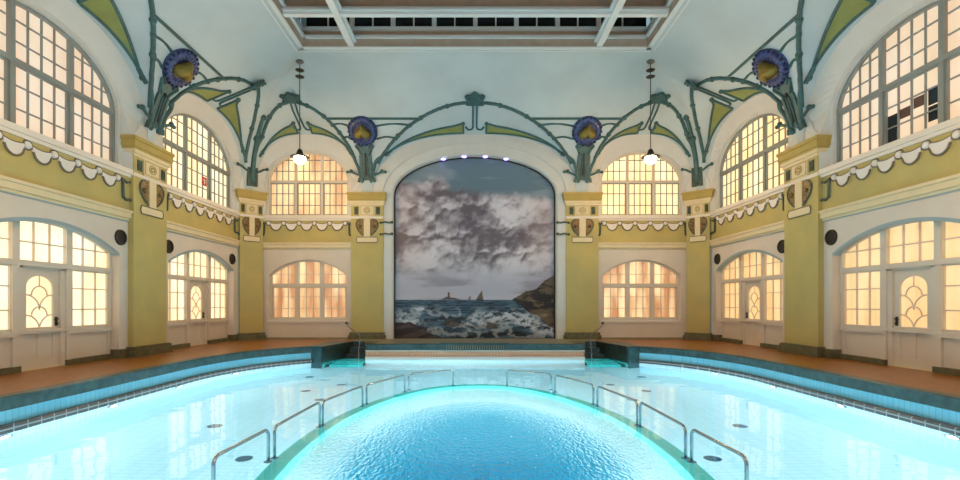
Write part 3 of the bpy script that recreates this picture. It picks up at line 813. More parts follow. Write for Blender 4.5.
def fin(L, F, uc, side, ut, rr, hgt):
    """one olive fin on the lunette beside its stem"""
    N = 22; low = []; up = []
    u_in, u_out = .10*ut+.12, ut
    for k in range(N+1):
        t = k/N; u = uc+side*(u_in+(u_out-u_in)*t)
        dl = .10+.10*t; 
        du = dl+hgt*(1-t**1.35)*(1-.30*t)+(.22*hgt*math.exp(-(t/.08)**2))
        low.append((u, dl)); up.append((u, du))
    def S(u, d, off):
        x, y, _ = F(u, d, 0); z = lun_z(L, abs(x) if L[0] != 'S' else y, d)
        if z is None: z = vault(x, y)
        e = .02
        def zz(uu, dd2):
            xx, yy, _ = F(uu, dd2, 0); q = lun_z(L, abs(xx) if L[0] != 'S' else yy, dd2); return q if q is not None else vault(xx, yy)
        A = Vector(F(u+e, d, zz(u+e, d)))-Vector(F(u-e, d, zz(u-e, d))); B = Vector(F(u, d+e, zz(u, d+e)))-Vector(F(u, d-e, zz(u, d-e)))
        n = A.cross(B).normalized()
        if n.z > 0: n = -n
        return Vector((x, y, z))+n*off
    m = 6; rows = [[tuple(S(low[k][0], low[k][1]+(up[k][1]-low[k][1])*j/m, .025)) for k in range(N+1)] for j in range(m+1)]
    f = MB(); f.loft(rows); fo_ = f.build('olive_fin', M['leafgreen'], rr)
    o_ = MB(); path = [S(u, d, .03) for u, d in low]+[S(u, d, .03) for u, d in up[::-1]]
    o_.tube(path, .042, 6, closed=True)
    tip = low[-1]
    o_.tube([S(uc+side*(ut+x), tip[1]-.0+y, .03) for x, y in ((-.05, .0), (.10, .01), (.22, .04))], .06, 6)
    knob(o_, S(uc+side*(ut+.12), tip[1], .03), .085); knob(o_, S(uc+side*u_in, up[0][1], .03), .08)
    o_.build('fin_outline', M['teal'], fo_)

def crest(L, F, uc, rr):
    """knot at the crown of the garland and the double stem running down to the fins"""
    g = groin(L, F, [uc])[0]; d = g[1]
    def P(u, dd, off=.03):
        x, y, _ = F(uc+u, dd, 0); return on_vault(x, y, off)
    c = MB()
    top = P(0, d+.02); a = P(.3, d+.02)-P(-.3, d+.02); a.normalize(); n = vnormal(*F(uc, d+.25, 0)[:2]); b = n.cross(a); 
    if b.z < 0: b = -b
    def plate(poly, th=.07):
        c.prism([tuple(top+a*x+b*y) for x, y in poly], [tuple(top+a*x+b*y+n*th) for x, y in poly])
    for s in (-1, 1):
        plate([(s*x, y) for x, y in ((.04, -.12), (.30, -.12), (.38, -.02), (.30, .08), (.38, .22), (.30, .33), (.12, .30), (.04, .22))])
    plate([(-.07, -.1), (.07, -.1), (.09, .40), (0, .46), (-.09, .40)], .09)
    for s in (-1, 1):
        for x, y in ((.2, .0), (.22, .2), (.1, .36), (.33, .28)): c.ball(tuple(top+a*s*x+b*y+n*.07), .055, 6)
    c.build('crest_knot', M['teal'], rr)
    st = MB()
    for s in (-1, 1): st.tube([P(s*.075, d*(1-t)+.42*t) for t in [i/14 for i in range(15)]], .036, 6)
    for s in (-1, 1):                                     # scroll feet turning out to the fins
        st.tube(smooth_path([P(s*.075, .42), P(s*.12, .30), P(s*.26, .28), P(s*.36, .42)], 16), .036, 6)
    st.build('crest_stem', M['teal'], rr)

GARL = {}
for side, F in SIDES:
    sgn = side
    for b in (10.6, 16.6):
        L = [q for q in LUN if q[0] == 'S' and q[1] == b][0]
        rr, g = garland(L, F, b-L[2]+.25, b+L[3]-.12, 0, 0, 'teal arched garland on the vault over the %s upper window of the %s wall' % (BAYNAME[b], side))
        GARL[(side, b)] = g
        crest(L, F, b, rr)
        for s in (-1, 1): fin(L, F, b, s, 2.25 if not (s > 0 and b > 16) else 1.95, rr, .62)
Lw = [q for q in LUN if q[0] == 'EW'][0]; Lm = [q for q in LUN if q[0] == 'EM'][0]
for s, sd in ((-1, 'left'), (1, 'right')):
    ua, ub = sorted((s*(EW-Lw[2]+.2), s*(EW+Lw[3]-.1)))
    rr, g = garland(Lw, FE, ua, ub, 0, 0, 'teal arched garland over the end wall window %s of the painting' % sd); GARL[('end', s)] = g
    # crown sits over the window centre
    crest(Lw, FE, s*EW, rr)
    for q in (-1, 1): fin(Lw, FE, s*EW, q, 1.78 if q == -s else 1.58, rr, .42)
rr, g = garland(Lm, FE, -4.12+.25, 4.12-.25, 0, 0, 'widest teal garland arching over the sea painting'); GARL[('end', 0)] = g
crest(Lm, FE, 0, rr)
for q in (-1, 1): fin(Lm, FE, 0, q, 3.40, rr, .40)

def medallion(F, uc, label, arms):
    zc = 8.18; d = d_of_z(zc)
    r = empty('vault_medallion', F(uc, d, zc), label, 'medallion', 'blue wreath medallions on the vault')
    e = .03
    c = Vector(F(uc, d, zc)); up = (Vector(F(uc, d_of_z(zc+e), zc+e))-Vector(F(uc, d_of_z(zc-e), zc-e))).normalized()
    a = (Vector(F(uc+1, 0, 0))-Vector(F(uc, 0, 0))).normalized(); n = a.cross(up)
    if n.dot(Vector(F(uc, 1, 0))-Vector(F(uc, 0, 0))) < 0: n = -n
    c = c+n*.07
    w = MB(); w.lathe([(.30, .06), (.34, .09), (.43, .10), (.53, .05), (.57, -.01), (.57, -.12)], c, n, 36); wo = w.build('wreath', M['blue'], r, smooth=True)
    k = MB()
    for i in range(22):
        t = 2*PI*i/22
        for rad, h in ((.53, .04), (.38, .08)):
            k.ball(tuple(c+(a*cos(t+(rad < .4)*.14)+up*sin(t+(rad < .4)*.14))*rad+n*h), .055 if rad > .4 else .04, 6)
    k.build('wreath_leaf', M['bluedark'], wo)
    h = MB(); pts = []
    for i in range(40):                                    # heart boss, point up
        t = 2*PI*i/40; x = 16*sin(t)**3; y = 13*cos(t)-5*cos(2*t)-2*cos(3*t)-cos(4*t)
        pts.append((x/16*.33, -y/16*.31-.02))
    rows = []
    for sc, hh in ((1, .07), (.97, .18), (.82, .25), (.5, .29), (.02, .31)): rows.append([tuple(c+a*x*sc+up*y*sc+n*hh) for x, y in pts])
    h.loft(rows, True); h.build('heart_boss', M['gold'], r, smooth=True)
    bk = MB(); bk.lathe([(.001, .06), (.31, .06), (.32, .0)], c, n, 24); bk.build('boss_ground', M['bluedark'], r)
    # vase-like trunk below
    def P(u, z, off=.03): 
        x, y, zz = F(uc+u, d_of_z(z), z); nn = vnormal(x, y); return Vector((x, y, zz))+Vector(F(uc, 1, 0)).__sub__(Vector(F(uc, 0, 0)))*off
    tr = MB()
    def band(c0, w0, z0, z1, n_=14, off=.05):
        A = []
        for i in range(n_+1):
            t = i/n_; z = z0+(z1-z0)*t; A.append((c0(t), w0(t), z))
        rows_ = [[tuple(P(u-w_, z, off)) for u, w_, z in A], [tuple(P(u+w_, z, off)) for u, w_, z in A]]
        back = [[tuple(P(u+w_, z, -.04)) for u, w_, z in A], [tuple(P(u-w_, z, -.04)) for u, w_, z in A]]
        tr.loft(rows_+back+[rows_[0]])
    band(lambda t: 0, lambda t: .16+.02*t+.17*max(0, t-.62)/.38, 6.42, 7.72, off=.045)
    for s in (-1, 1): band(lambda t: s*(.20+.10*math.exp(-((t-.0)/.12)**2)*.5), lambda t: .075-.03*t, 6.36, 7.35, off=.075)
    tro = tr.build('trunk', M['teal'], r)
    tb = MB()
    for s in (-1, 1):
        tb.tube([P(s*x, z, .06) for x, z in ((.33, 6.34), (.30, 6.48), (.20, 6.52), (.14, 6.40), (.2, 6.33))], .045, 6)
        tb.tube([P(s*x, z, .06) for x, z in ((.12, 7.35), (.22, 7.5), (.36, 7.66), (.30, 7.74), (.16, 7.62))], .04, 6)
        tb.tube([P(s*x, z, .07) for x, z in ((.10, 6.5), (.06, 6.9), (.05, 7.3))], .03, 6)
        # twig reaching sideways from the foot
        tb.tube([P(s*x, z, .05) for x, z in ((.28, 6.62), (.42, 6.66), (.58, 6.74), (.76, 6.74))], .042, 6)
        tb.ball(tuple(P(s*.62, 6.77, .05)), .08, 6); tb.ball(tuple(P(s*.76, 6.74, .05)), .06, 6)
    tb.build('scrollwork', M['teal'], r)
    tk = MB(); 
    tk.tube([P(0, z, .065) for z in (6.6, 6.9, 7.2, 7.42)], .04, 6); tk.build('trunk_slot', M['black'], r)
    for s, gg in arms:
        def at_d(dd): return min(gg, key=lambda p: (abs(p[1]-dd)+(1 if (p[0]-uc)*s < 0 or abs(p[0]-uc) > 2.6 else 0)))
        j0 = at_d(.30); ar = MB()
        ar.tube(smooth_path([P(s*.24, 6.5, .05), P(s*(.30), 6.85, .05), P(s*.42, 7.15, .05), on_vault(j0[2][0], j0[2][1], .03)], 18), .06, 7)
        ar.build('garland_arm', M['teal'], r)
        for dd, zz in ((.62, 7.95), (.90, 8.35)):
            j = at_d(dd); pj = on_vault(j[2][0], j[2][1], .03); st_ = P(s*.50, zz-.05, .04); mid = (pj+st_)*.5+Vector((0, 0, .08)); ar = MB()
            ar.tube(smooth_path([st_, mid, pj], 10), .042, 6); ar.ball(tuple(pj), .085, 6); ar.build('wreath_tie', M['teal'], r)
    return r
for side, F in SIDES:
    medallion(F, 13.66, 'blue wreath medallion with gold heart on the vault above the %s wall pilaster' % side, [(-1, GARL[(side, 10.6)]), (1, GARL[(side, 16.6)])])
for s, sd in ((-1, 'left'), (1, 'right')):
    medallion(FE, s*EP, 'blue wreath medallion with gold heart high on the vault just %s of the painting arch' % sd, [(-s, GARL[('end', 0)]), (s, GARL[('end', s)])])
    # straight tie rods from the wreath to the neighbouring garlands, along the cove
    k = MB(); z = 8.52
    a, b = s*(EP-2.2), s*(EP+1.28)
    k.tube([Vector(FE(a+(b-a)*i/8, d_of_z(z)+.03, z)) for i in range(9)], .045, 6)
    tag(k.build('tie_rod', M['teal']), 'straight teal tie passing behind the wreath medallion %s of the painting arch' % sd, 'ornament', 'ties of the vault garlands')
for side, F in SIDES:
    k = MB(); z = 8.62
    a, b = 13.66-1.75, 13.66+1.75
    k.tube([Vector(F(a+(b-a)*i/8, d_of_z(z)+.03, z)) for i in range(9)], .045, 6)
    tag(k.build('tie_rod', M['teal']), 'straight teal tie passing behind the wreath medallion of the %s wall' % side, 'ornament', 'ties of the vault garlands')
# corner trunks
for sx, sd in ((-1, 'left'), (1, 'right')):
    pts = []
    for i in range(24):
        t = i/23; q = .02+1.13*t                           # distance in from the pier along the diagonal
        x, y = sx*(PCX-q*S2), PCY-q*S2
        pts.append(on_vault(x, y, .03))
    r = empty('corner_trunk', pts[0], 'thick teal stem climbing the vault from the %s corner pier to the garlands' % sd, 'ornament', 'stems in the vault corners')
    k = MB(); k.tube(pts, .10, 8, taper=lambda t: 1-.35*t); knob(k, pts[11], .15); knob(k, pts[-1], .12); k.build('stem', M['teal'], r, smooth=True)
    FC = FCL if sx < 0 else FCR
    k = MB()
    for a, b in ((-.20, -.06), (-.05, .05), (.06, .20)): k.box(FC, a, b, -.05, .12, 6.12, 6.86)
    k.build('stem_foot', M['tealdark'], r)
    k = MB()
    for q in (-1, 1):
        k.tube([FC(q*x, .10+.02, z) for x, z in ((.1, 6.66), (.28, 6.74), (.42, 6.84), (.56, 6.88))], .042, 6); k.ball(FC(q*.56, .12, 6.88), .07, 6)
    k.build('stem_twig', M['teal'], r)

# ------------------------------------------------------------------ skylight
ZC = Z0+HC
WINNO[0] += 1
r = empty('window_%d' % WINNO[0], (0, SKY1, ZC), 'large rectangular ceiling skylight with white beams and dark night glass', 'skylight', kind='structure')
G0 = lambda u, d, z: (u, SKY1-d, z)
k = MB()
def frame_rect(mb, x, ya, yb, w, z0, z1):
    I_ = lambda u, d, z: (u, d, z)
    mb.box(I_, -x, -x+w, ya, yb, z0, z1); mb.box(I_, x-w, x, ya, yb, z0, z1); mb.box(I_, -x, x, yb-w, yb, z0, z1); mb.box(I_, -x, x, ya, ya+w, z0, z1)
frame_rect(k, SKX+.12, SKY0-.12, SKY1+.12, .13, ZC-.05, ZC+.03); frame_rect(k, SKX+.30, SKY0-.3, SKY1+.3, .06, ZC-.03, ZC+.02)
k.build('outer_trim', M['skyframe'], r)
k = MB()
frame_rect(k, SKX+.02, SKY0, SKY1+.02, .04, ZC-.02, ZC+.24); frame_rect(k, SKX+.12, SKY0, SKY1+.12, .04, ZC+.30, ZC+.56); k.build('well_wall', M['skybrown'], r)
k = MB()
frame_rect(k, SKX+.06, SKY0, SKY1+.06, .16, ZC+.22, ZC+.31); frame_rect(k, SKX+.16, SKY0, SKY1+.16, .18, ZC+.52, ZC+.62); k.build('well_ledge', M['skyframe'], r)
I_ = lambda u, d, z: (u, d, z)
ybeam = [13.72-1.75*i for i in range(6)]
for x in (-3.95, 0 if False else 3.95):
    k = MB(); k.box(I_, x-.09, x+.09, SKY0, SKY1, ZC-.02, ZC+.22); k.box(I_, x-.17, x+.17, SKY0, SKY1, ZC+.10, ZC+.16); k.build('long_beam', M['skyframe'], r)
for y in ybeam:
    k = MB(); k.box(I_, -SKX, SKX, y-.08, y+.08, ZC+.02, ZC+.24); k.box(I_, -SKX, SKX, y-.14, y+.14, ZC+.11, ZC+.16); k.build('cross_beam', M['skyframe'], r)
    k = MB(); k.box(I_, -SKX, SKX, y+.10, y+.16, ZC+.24, ZC+.9); k.build('beam_upstand', M['skybrown'], r)
# clerestory lights on the end and sides of the well, and the glazed roof
xs_ = [-5.5, -3.95]+[-3.95+7.9*i/6 for i in range(1, 6)]+[3.95, 5.5]
k = MB(); kg = MB()
yy = SKY1+.14
for i in range(len(xs_)-1):
    a, b = xs_[i], xs_[i+1]
    kg.box(I_, a, b, yy, yy+.03, ZC+.6, ZC+1.15)
    k.box(I_, a-.07, a+.07, yy-.10, yy+.02, ZC+.58, ZC+1.2); k.box(I_, (a+b)/2-.02, (a+b)/2+.02, yy-.05, yy, ZC+.6, ZC+1.15)
    k.box(I_, a, b, yy-.05, yy, ZC+.60, ZC+.66)
    k.box(I_, a, b, yy-.04, yy, ZC+1.0, ZC+1.03)
k.box(I_, -5.6, 5.6, yy-.1, yy+.02, ZC+1.1, ZC+1.2)
k.build('clerestory_frame', M['skyframe'], r); kg.build('clerestory_glass', M['skyglass'], r)
k = MB(); k.box(I_, -SKX-.3, SKX+.3, SKY0-.2, SKY1+.3, ZC+1.2, ZC+1.25)
for s in (-1, 1): k.box(I_, s*(SKX+.2)-.02, s*(SKX+.2)+.02, SKY0-.2, SKY1+.3, ZC+.58, ZC+1.2)
k.build('roof_glass', M['skyglass'], r)
k = MB()
for y in [SKY0+.6*i for i in range(21)]: k.box(I_, -SKX, SKX, y-.025, y+.025, ZC+1.14, ZC+1.2)
for x in [-5.2+1.3*i for i in range(9)]: k.box(I_, x-.03, x+.03, SKY0, SKY1, ZC+1.12, ZC+1.2)
k.build('roof_bar', M['skyframe'], r)

# ------------------------------------------------------------------ pool
def ell(t, da=0.0): return (.05+(2.66+da)*cos(t), 6.77+(5.17+da)*sin(t))
P = [(-7.25, YBACK+.4), (-7.25, 2.0), (-7.25, 6.0), (-7.25, 9.0), (-7.25, 11.0)]
for i in range(0, 21):
    a = (PI/2)*i/20*.68
    P.append((-3.9-3.35*cos(a), 12.0+4.7*sin(a)))
endp = P[-1]
left_edge = P[:]                                              # side edge, ends at the cheek block
CHK = [(endp[0], endp[1]), (-5.12, 16.02), (-4.62, 18.2)]
def offset_line(L, o_):
    out = []
    for i, (x, y) in enumerate(L):
        a = L[max(0, i-1)]; b = L[min(len(L)-1, i+1)]; dx, dy = b[0]-a[0], b[1]-a[1]; l = math.hypot(dx, dy)
        out.append((x-dy/l*o_, y+dx/l*o_))
    return out
pool = empty('swimming_pool', (0, 8, 0), 'round ended tiled swimming pool with green stone kerb and inner oval basin', 'pool')
for s in (-1, 1):
    E_ = [(-s*-1*x if False else (x if s < 0 else -x), y) for x, y in left_edge]
    o_s = 1 if s < 0 else -1
    off = lambda q: offset_line(E_, q*o_s)
    def sect(mb, prof_):
        mb.loft([[(x, y, z) for x, y in off(q)] for q, z in prof_])
    k = MB(); sect(k, [(.20, -.03), (.20, .012), (.0, .012), (-.015, -.005), (-.015, -.19), (.0, -.205), (.05, -.205)]); k.build('kerb_stone', M['greenstone'], pool)
    k = MB(); sect(k, [(.05, -.20), (.05, -.43)]); k.build('tile_band', M['cyantile'], pool)
    k = MB(); sect(k, [(.06, -.425), (-.06, -.425), (-.075, -.44), (-.075, -.54), (-.06, -.55), (.02, -.555)]); k.build('overflow_lip', M['liptile'], pool)
    k = MB(); sect(k, [(.0, -.55), (.0, -1.2), (.0, -1.76)]); k.build('pool_wall', M['pooltilewall'], pool)
    # cheek block beside the steps
    pts = [(endp[0], endp[1]), (-5.12, 16.0), (-4.62, 18.3), (-5.6, 18.3)]
    pts = [(x if s < 0 else -x, y) for x, y in pts]
    k = MB(); k.prism([(x, y, -1.76) for x, y in pts], [(x, y, .012) for x, y in pts]); k.build('step_cheek', M['greenstone'], pool)
    face = [(-5.10, 16.02), (-4.60, 18.28)]; k = MB()
    q = [(x if s < 0 else -x, y) for x, y in face]
    k.prism([(q[0][0], q[0][1], -.5), (q[1][0], q[1][1], -.5), (q[1][0], q[1][1], .016), (q[0][0], q[0][1], .016)],
            [(q[0][0]-s*.02, q[0][1], -.5), (q[1][0]-s*.02, q[1][1], -.5), (q[1][0]-s*.02, q[1][1], .016), (q[0][0]-s*.02, q[0][1], .016)]); k.build('cheek_face', M['darkstone'], pool)
    # recess back, inner flank and the steps themselves
    k = MB(); k.box(I_, min(s*4.75, s*3.7), max(s*4.75, s*3.7), 18.2, 18.4, -1.76, .01); k.build('recess_back', M['darkstone'], pool)
    k = MB(); pts = [(s*3.86, 17.06), (s*3.60, 17.06), (s*3.60, 18.3), (s*4.22, 18.3)]
    k.prism([(x, y, -1.76) for x, y in pts], [(x, y, .012) for x, y in pts]); k.build('recess_flank', M['darkstone'], pool)
    for i in range(6):
        y0 = 17.9-.32*i; k = MB()
        a, b = sorted((s*4.95, s*3.88)); k.box(I_, a, b, y0, 18.3, -1.76, -.20-.19*i); k.build('step', M['rim'] if i > 1 else M['darkstone'], pool)
# straight end edge under the painting
ed = [(-3.86, 17.0), (3.86, 17.0)]
def esect(mb, prof_):
    mb.loft([[(-3.88, 17.0+q, z), (3.88, 17.0+q, z)] for q, z in prof_])
k = MB(); esect(k, [(.34, -.03), (.34, .012), (0, .012), (-.015, -.005), (-.015, -.19), (0, -.205), (.05, -.205)]); k.build('kerb_stone', M['greenstone'], pool)
k = MB(); esect(k, [(.05, -.20), (-.02, -.215), (-.02, -.24), (.03, -.245)]); esect(k, [(.02, -.44), (-.06, -.44), (-.07, -.55), (.0, -.56)]); k.build('white_lip', M['whitelip'], pool)
k = MB(); esect(k, [(.02, -.24), (.02, -.45)]); k.build('terracotta_band', M['terratile'], pool)
k = MB(); esect(k, [(0, -.55), (0, -1.76)]); k.build('pool_wall', M['pooltilewall'], pool)
# pool floor with the oval cut out
bm = bmesh.new()
full = [(x, y) for x, y in left_edge]+[(-5.12, 16.0), (-4.6, 18.3), (4.6, 18.3), (5.12, 16.0)]+[(-x, y) for x, y in left_edge[::-1]]
def loop(bm, pts, z):
    vs = [bm.verts.new((x, y, z)) for x, y in pts]; return [bm.edges.new((vs[i], vs[(i+1) % len(vs)])) for i in range(len(vs))]
es = loop(bm, full, -1.75)+loop(bm, [ell(2*PI*i/96, .05) for i in range(96)], -1.75)
bmesh.ops.triangle_fill(bm, use_beauty=True, use_dissolve=False, edges=es)
me = bpy.data.meshes.new('pool_floor'); bm.to_mesh(me); bm.free(); me.materials.append(M['pooltile'])
o = bpy.data.objects.new('pool_floor', me); C.objects.link(o); o.parent = pool; o.matrix_parent_inverse = pool.matrix_world.inverted()
NE = 120
EL = lambda da, z: [(*ell(2*PI*i/NE, da), z) for i in range(NE)]
k = MB(); k.loft([EL(.07, -1.76), EL(.07, -.68)], True); k.build('ring_wall', M['pooltilewall'], pool)
k = MB(); k.loft([EL(.07, -.70), EL(.07, -.675), EL(.055, -.66), EL(-.16, -.66), EL(-.18, -.675), EL(-.18, -1.1)], True); k.build('oval_rim', M['rim'], pool)
k = MB(); rows = []
for i in range(30):
    f = 1-.05*i if i < 6 else .75*(1-(i-5)/24.0)
    tt = max(0, (1-f-.10)/.90); dep = -1.05-.3*(1-f)-3.5*(tt*tt*(3-2*tt))
    rows.append([(.05+2.48*f*cos(2*PI*j/NE)+1e-4*cos(2*PI*j/NE), 6.77+(4.99*f+1e-4)*sin(2*PI*j/NE), dep) for j in range(NE)])
k.loft(rows[:6], True); k.build('basin_ledge', M['pooltile'], pool)
k = MB(); k.loft(rows[5:], True); k.build('inner_basin', M['bowl'], pool, smooth=True)
# spout grille in the middle of the end kerb
r = empty('overflow_grille', (0, 16.95, -.05), 'low slotted stone grille in the kerb below the painting', 'grille')
k = MB(); k.prism([(-1.12, 16.90, -.19), (1.12, 16.90, -.19), (1.12, 17.2, -.19), (-1.12, 17.2, -.19)], [(-1.22, 16.90, .045), (1.22, 16.90, .045), (1.22, 17.2, .045), (-1.22, 17.2, .045)]); k.build('surround', M['greenstone'], r)
k = MB(); k.box(I_, -1.05, 1.05, 16.885, 16.90, -.15, -.03); k.build('slot', M['black'], r)
for i in range(25):
    k = MB(); x = -1.0+2.0*i/24; k.box(I_, x-.012, x+.012, 16.87, 16.89, -.15, -.03); k.build('grille_bar', M['palestone'], r)

# ---- water
wat = bpy.data.materials.new('pool_water'); wat.use_nodes = True
nt = wat.node_tree; nt.nodes.remove(nt.nodes['Principled BSDF'])
gl_ = nt.nodes.new('ShaderNodeBsdfGlass'); gl_.inputs['IOR'].default_value = 1.33; gl_.inputs['Roughness'].default_value = 0.0
va = nt.nodes.new('ShaderNodeVolumeAbsorption'); va.inputs['Color'].default_value = (0.03, 0.78, 0.95, 1); va.inputs['Density'].default_value = 0.15
out = nt.nodes['Material Output']
tc = nt.nodes.new('ShaderNodeTexCoord')
n1 = nt.nodes.new('ShaderNodeTexNoise'); n1.inputs['Scale'].default_value = 2.2; n1.inputs['Detail'].default_value = 1
n2 = nt.nodes.new('ShaderNodeTexNoise'); n2.inputs['Scale'].default_value = 14; n2.inputs['Detail'].default_value = 2
mp2 = nt.nodes.new('ShaderNodeMapping'); mp2.inputs['Scale'].default_value = (1.6, .8, 1)
nt.links.new(tc.outputs['Object'], n1.inputs['Vector']); nt.links.new(tc.outputs['Object'], mp2.inputs[0]); nt.links.new(mp2.outputs[0], n2.inputs['Vector'])
# choppy only inside the oval, where the jets are
mp3 = nt.nodes.new('ShaderNodeMapping'); mp3.inputs['Location'].default_value = (0, -6.77/4.95, 0); mp3.inputs['Scale'].default_value = (1/2.4, 1/4.95, 0)
nt.links.new(tc.outputs['Object'], mp3.inputs[0])
ln = nt.nodes.new('ShaderNodeVectorMath'); ln.operation = 'LENGTH'; nt.links.new(mp3.outputs[0], ln.inputs[0])
mr = nt.nodes.new('ShaderNodeMapRange'); mr.inputs[1].default_value = 1.0; mr.inputs[2].default_value = .55; mr.inputs[3].default_value = 0; mr.inputs[4].default_value = 1
nt.links.new(ln.outputs['Value'], mr.inputs[0])
mu = nt.nodes.new('ShaderNodeMath'); mu.operation = 'MULTIPLY'; nt.links.new(n2.outputs['Fac'], mu.inputs[0]); nt.links.new(mr.outputs[0], mu.inputs[1])
mu2 = nt.nodes.new('ShaderNodeMath'); mu2.operation = 'MULTIPLY'; mu2.inputs[1].default_value = .045; nt.links.new(n1.outputs['Fac'], mu2.inputs[0])
ad = nt.nodes.new('ShaderNodeMath'); ad.operation = 'ADD'; nt.links.new(mu.outputs[0], ad.inputs[0]); nt.links.new(mu2.outputs[0], ad.inputs[1])
bp = nt.nodes.new('ShaderNodeBump'); bp.inputs['Strength'].default_value = 1.0; bp.inputs['Distance'].default_value = .12
nt.links.new(ad.outputs[0], bp.inputs['Height']); nt.links.new(bp.outputs[0], gl_.inputs['Normal'])
nt.links.new(gl_.outputs[0], out.inputs['Surface']); nt.links.new(va.outputs[0], out.inputs['Volume'])
k = MB()
out_l = offset_line(left_edge, .03)
wp = out_l+[(-5.1, 16.03), (-4.62, 18.25), (-3.9, 18.25), (-3.84, 17.03), (3.84, 17.03), (3.9, 18.25), (4.62, 18.25), (5.1, 16.03)]+[(-x, y) for x, y in out_l[::-1]]
k.prism([(x, y, -5.2) for x, y in wp], [(x, y, WATER) for x, y in wp])
o = k.build('pool_water', wat); tag(o, 'clear blue green pool water lit from below', 'water', kind='stuff')

# ---- deck
bm = bmesh.new()
oL = offset_line(left_edge, .19)
outer = [(-9.7, YBACK), (-9.7, 19.9), (9.7, 19.9), (9.7, YBACK)]
inner = oL+[(-5.60, 16.4), (-5.5, 18.32), (5.5, 18.32), (5.60, 16.4)]+[(-x, y) for x, y in oL[::-1]]
poly = [(-9.7, YBACK)]+[(-9.7, 19.9), (9.7, 19.9), (9.7, YBACK)]+[(-oL[0][0], YBACK)]+[(x, y) for x, y in inner[::-1]][0:]+[(oL[0][0], YBACK)]
es = loop(bm, poly, 0.0)
bmesh.ops.triangle_fill(bm, use_beauty=True, use_dissolve=False, edges=es)
bmesh.ops.recalc_face_normals(bm, faces=bm.faces)
me = bpy.data.meshes.new('floor'); bm.to_mesh(me); bm.free(); me.materials.append(M['deck'])
o = bpy.data.objects.new('floor', me); C.objects.link(o); tag(o, 'orange brown tiled pool deck', 'floor', kind='structure')
k = MB(); k.box(I_, -3.62, 3.62, 17.33, 19.9, -.03, .008)
for s in (-1, 1):
    a, b = sorted((s*3.6, s*4.75)); k.box(I_, a, b, 18.35, 19.46, -.03, .008)
tag(k.build('floor_landing', M['palestone']), 'pale stone landing in front of the sea painting', 'landing', kind='structure')

# ---- rails on the oval rim
RAILS = [((-2.72, 4.99), (-2.64, 6.13)), ((-2.62, 6.27), (-2.54, 7.85)), ((-2.52, 7.94), (-2.205, 9.41)), ((-2.17, 9.60), (-1.60, 10.92)), ((-1.54, 11.18), (-.54, 11.78))]
ORD = ['nearest', 'second', 'third', 'fourth', 'farthest']
for s, sd in ((-1, 'left'), (1, 'right')):
    for i, (a, b) in enumerate(RAILS):
        fx = (lambda p: p[0]+2.5*p[1]/480-.09) if s < 0 else (lambda p: -p[0]+12.5*p[1]/480-.09)
        a = Vector((fx(a), a[1], 0)); b = Vector((fx(b), b[1], 0))
        zt, zb = -.165-.008*i, -.665
        r = empty('grab_rail', ((a.x+b.x)/2, (a.y+b.y)/2, zb), '%s chrome grab rail along the %s side of the oval rim' % (ORD[i], sd), 'rail', 'chrome grab rails around the oval')
        h = (b-a).normalized(); rc = .09; pts = [a+Vector((0, 0, zb))]
        for q in range(7):
            t = PI/2*q/6; pts.append(a+h*(rc-rc*cos(t))+Vector((0, 0, zt-rc+rc*sin(t))))
        for q in range(7):
            t = PI/2*(1-q/6); pts.append(b-h*(rc-rc*cos(t))+Vector((0, 0, zt-rc+rc*sin(t))))
        pts.append(b+Vector((0, 0, zb)))
        k = MB(); k.tube(pts, .021, 10); k.build('rail_tube', M['chrome'], r, smooth=True)
        for p in (a, b):
            k = MB(); k.lathe([(.021, .025), (.055, .02), (.06, 0)], (p.x, p.y, zb), n=14); k.build('foot_plate', M['drain'], r)
# ---- drains on the pool floor
def refr(px, py, zf):
    dx, dz = (px-475)/480, (304-py)/480
    t = (WATER-1.43)/dz; X, Y = dx*t, t
    hl = math.hypot(dx, 1); th = math.atan2(-dz, hl); ci = cos(th)/1.33; r_ = math.acos(ci)
    hd = (WATER-zf)/math.tan(r_); return X+dx/hl*hd, Y+1/hl*hd
DR = [(309, 377), (340.6, 384.7), (304.7, 391), (318.7, 399.7), (212.5, 426), (240.6, 458.7)]
DN = ['beside the left steps', 'between the steps and the farthest rail', 'midway to the side wall', 'beside the third rail', 'out in the wide shallows', 'beside the nearest rail']
for s, sd in ((-1, 'left'), (1, 'right')):
    for (px, py), nm in zip(DR, DN):
        x, y = refr(px, py, -1.75); x *= -s
        r = empty('floor_drain', (x, y, -1.75), 'dark round drain on the pool floor %s, %s half' % (nm.replace('left steps', 'steps'), sd), 'drain', 'pool floor drains')
        k = MB(); k.lathe([(.001, .02), (.10, .02), (.125, .01), (.13, 0)], (x, y, -1.75), n=20); k.build('cover', M['drain'], r)
# ---- underwater lamps in the side walls
LY = [(7.32, 'nearest'), (9.55, 'second'), (11.7, 'third'), (13.9, 'farthest')]
def edge_x(y):
    return 7.25 if y < 12 else 3.9+3.35*sqrt(max(0, 1-((y-12)/4.7)**2))
for s, sd in ((-1, 'left'), (1, 'right')):
    for y, nm in LY:
        x = s*edge_x(y); q = Vector((-s, 0 if y < 12 else -.35, 0)).normalized()
        r = empty('underwater_lamp', (x, y, -.85), '%s round underwater lamp in the %s pool wall' % (nm, sd), 'lamp', 'underwater lamps in the pool walls')
        k = MB(); k.lathe([(.10, .03), (.13, .035), (.15, 0)], (x, y, -.80), q, 20); k.build('bezel', M['chrome'], r)
        k = MB(); k.lathe([(.001, .03), (.06, .028), (.10, .02)], (x, y, -.80), q, 20); k.build('lens', M['poollamp'], r)

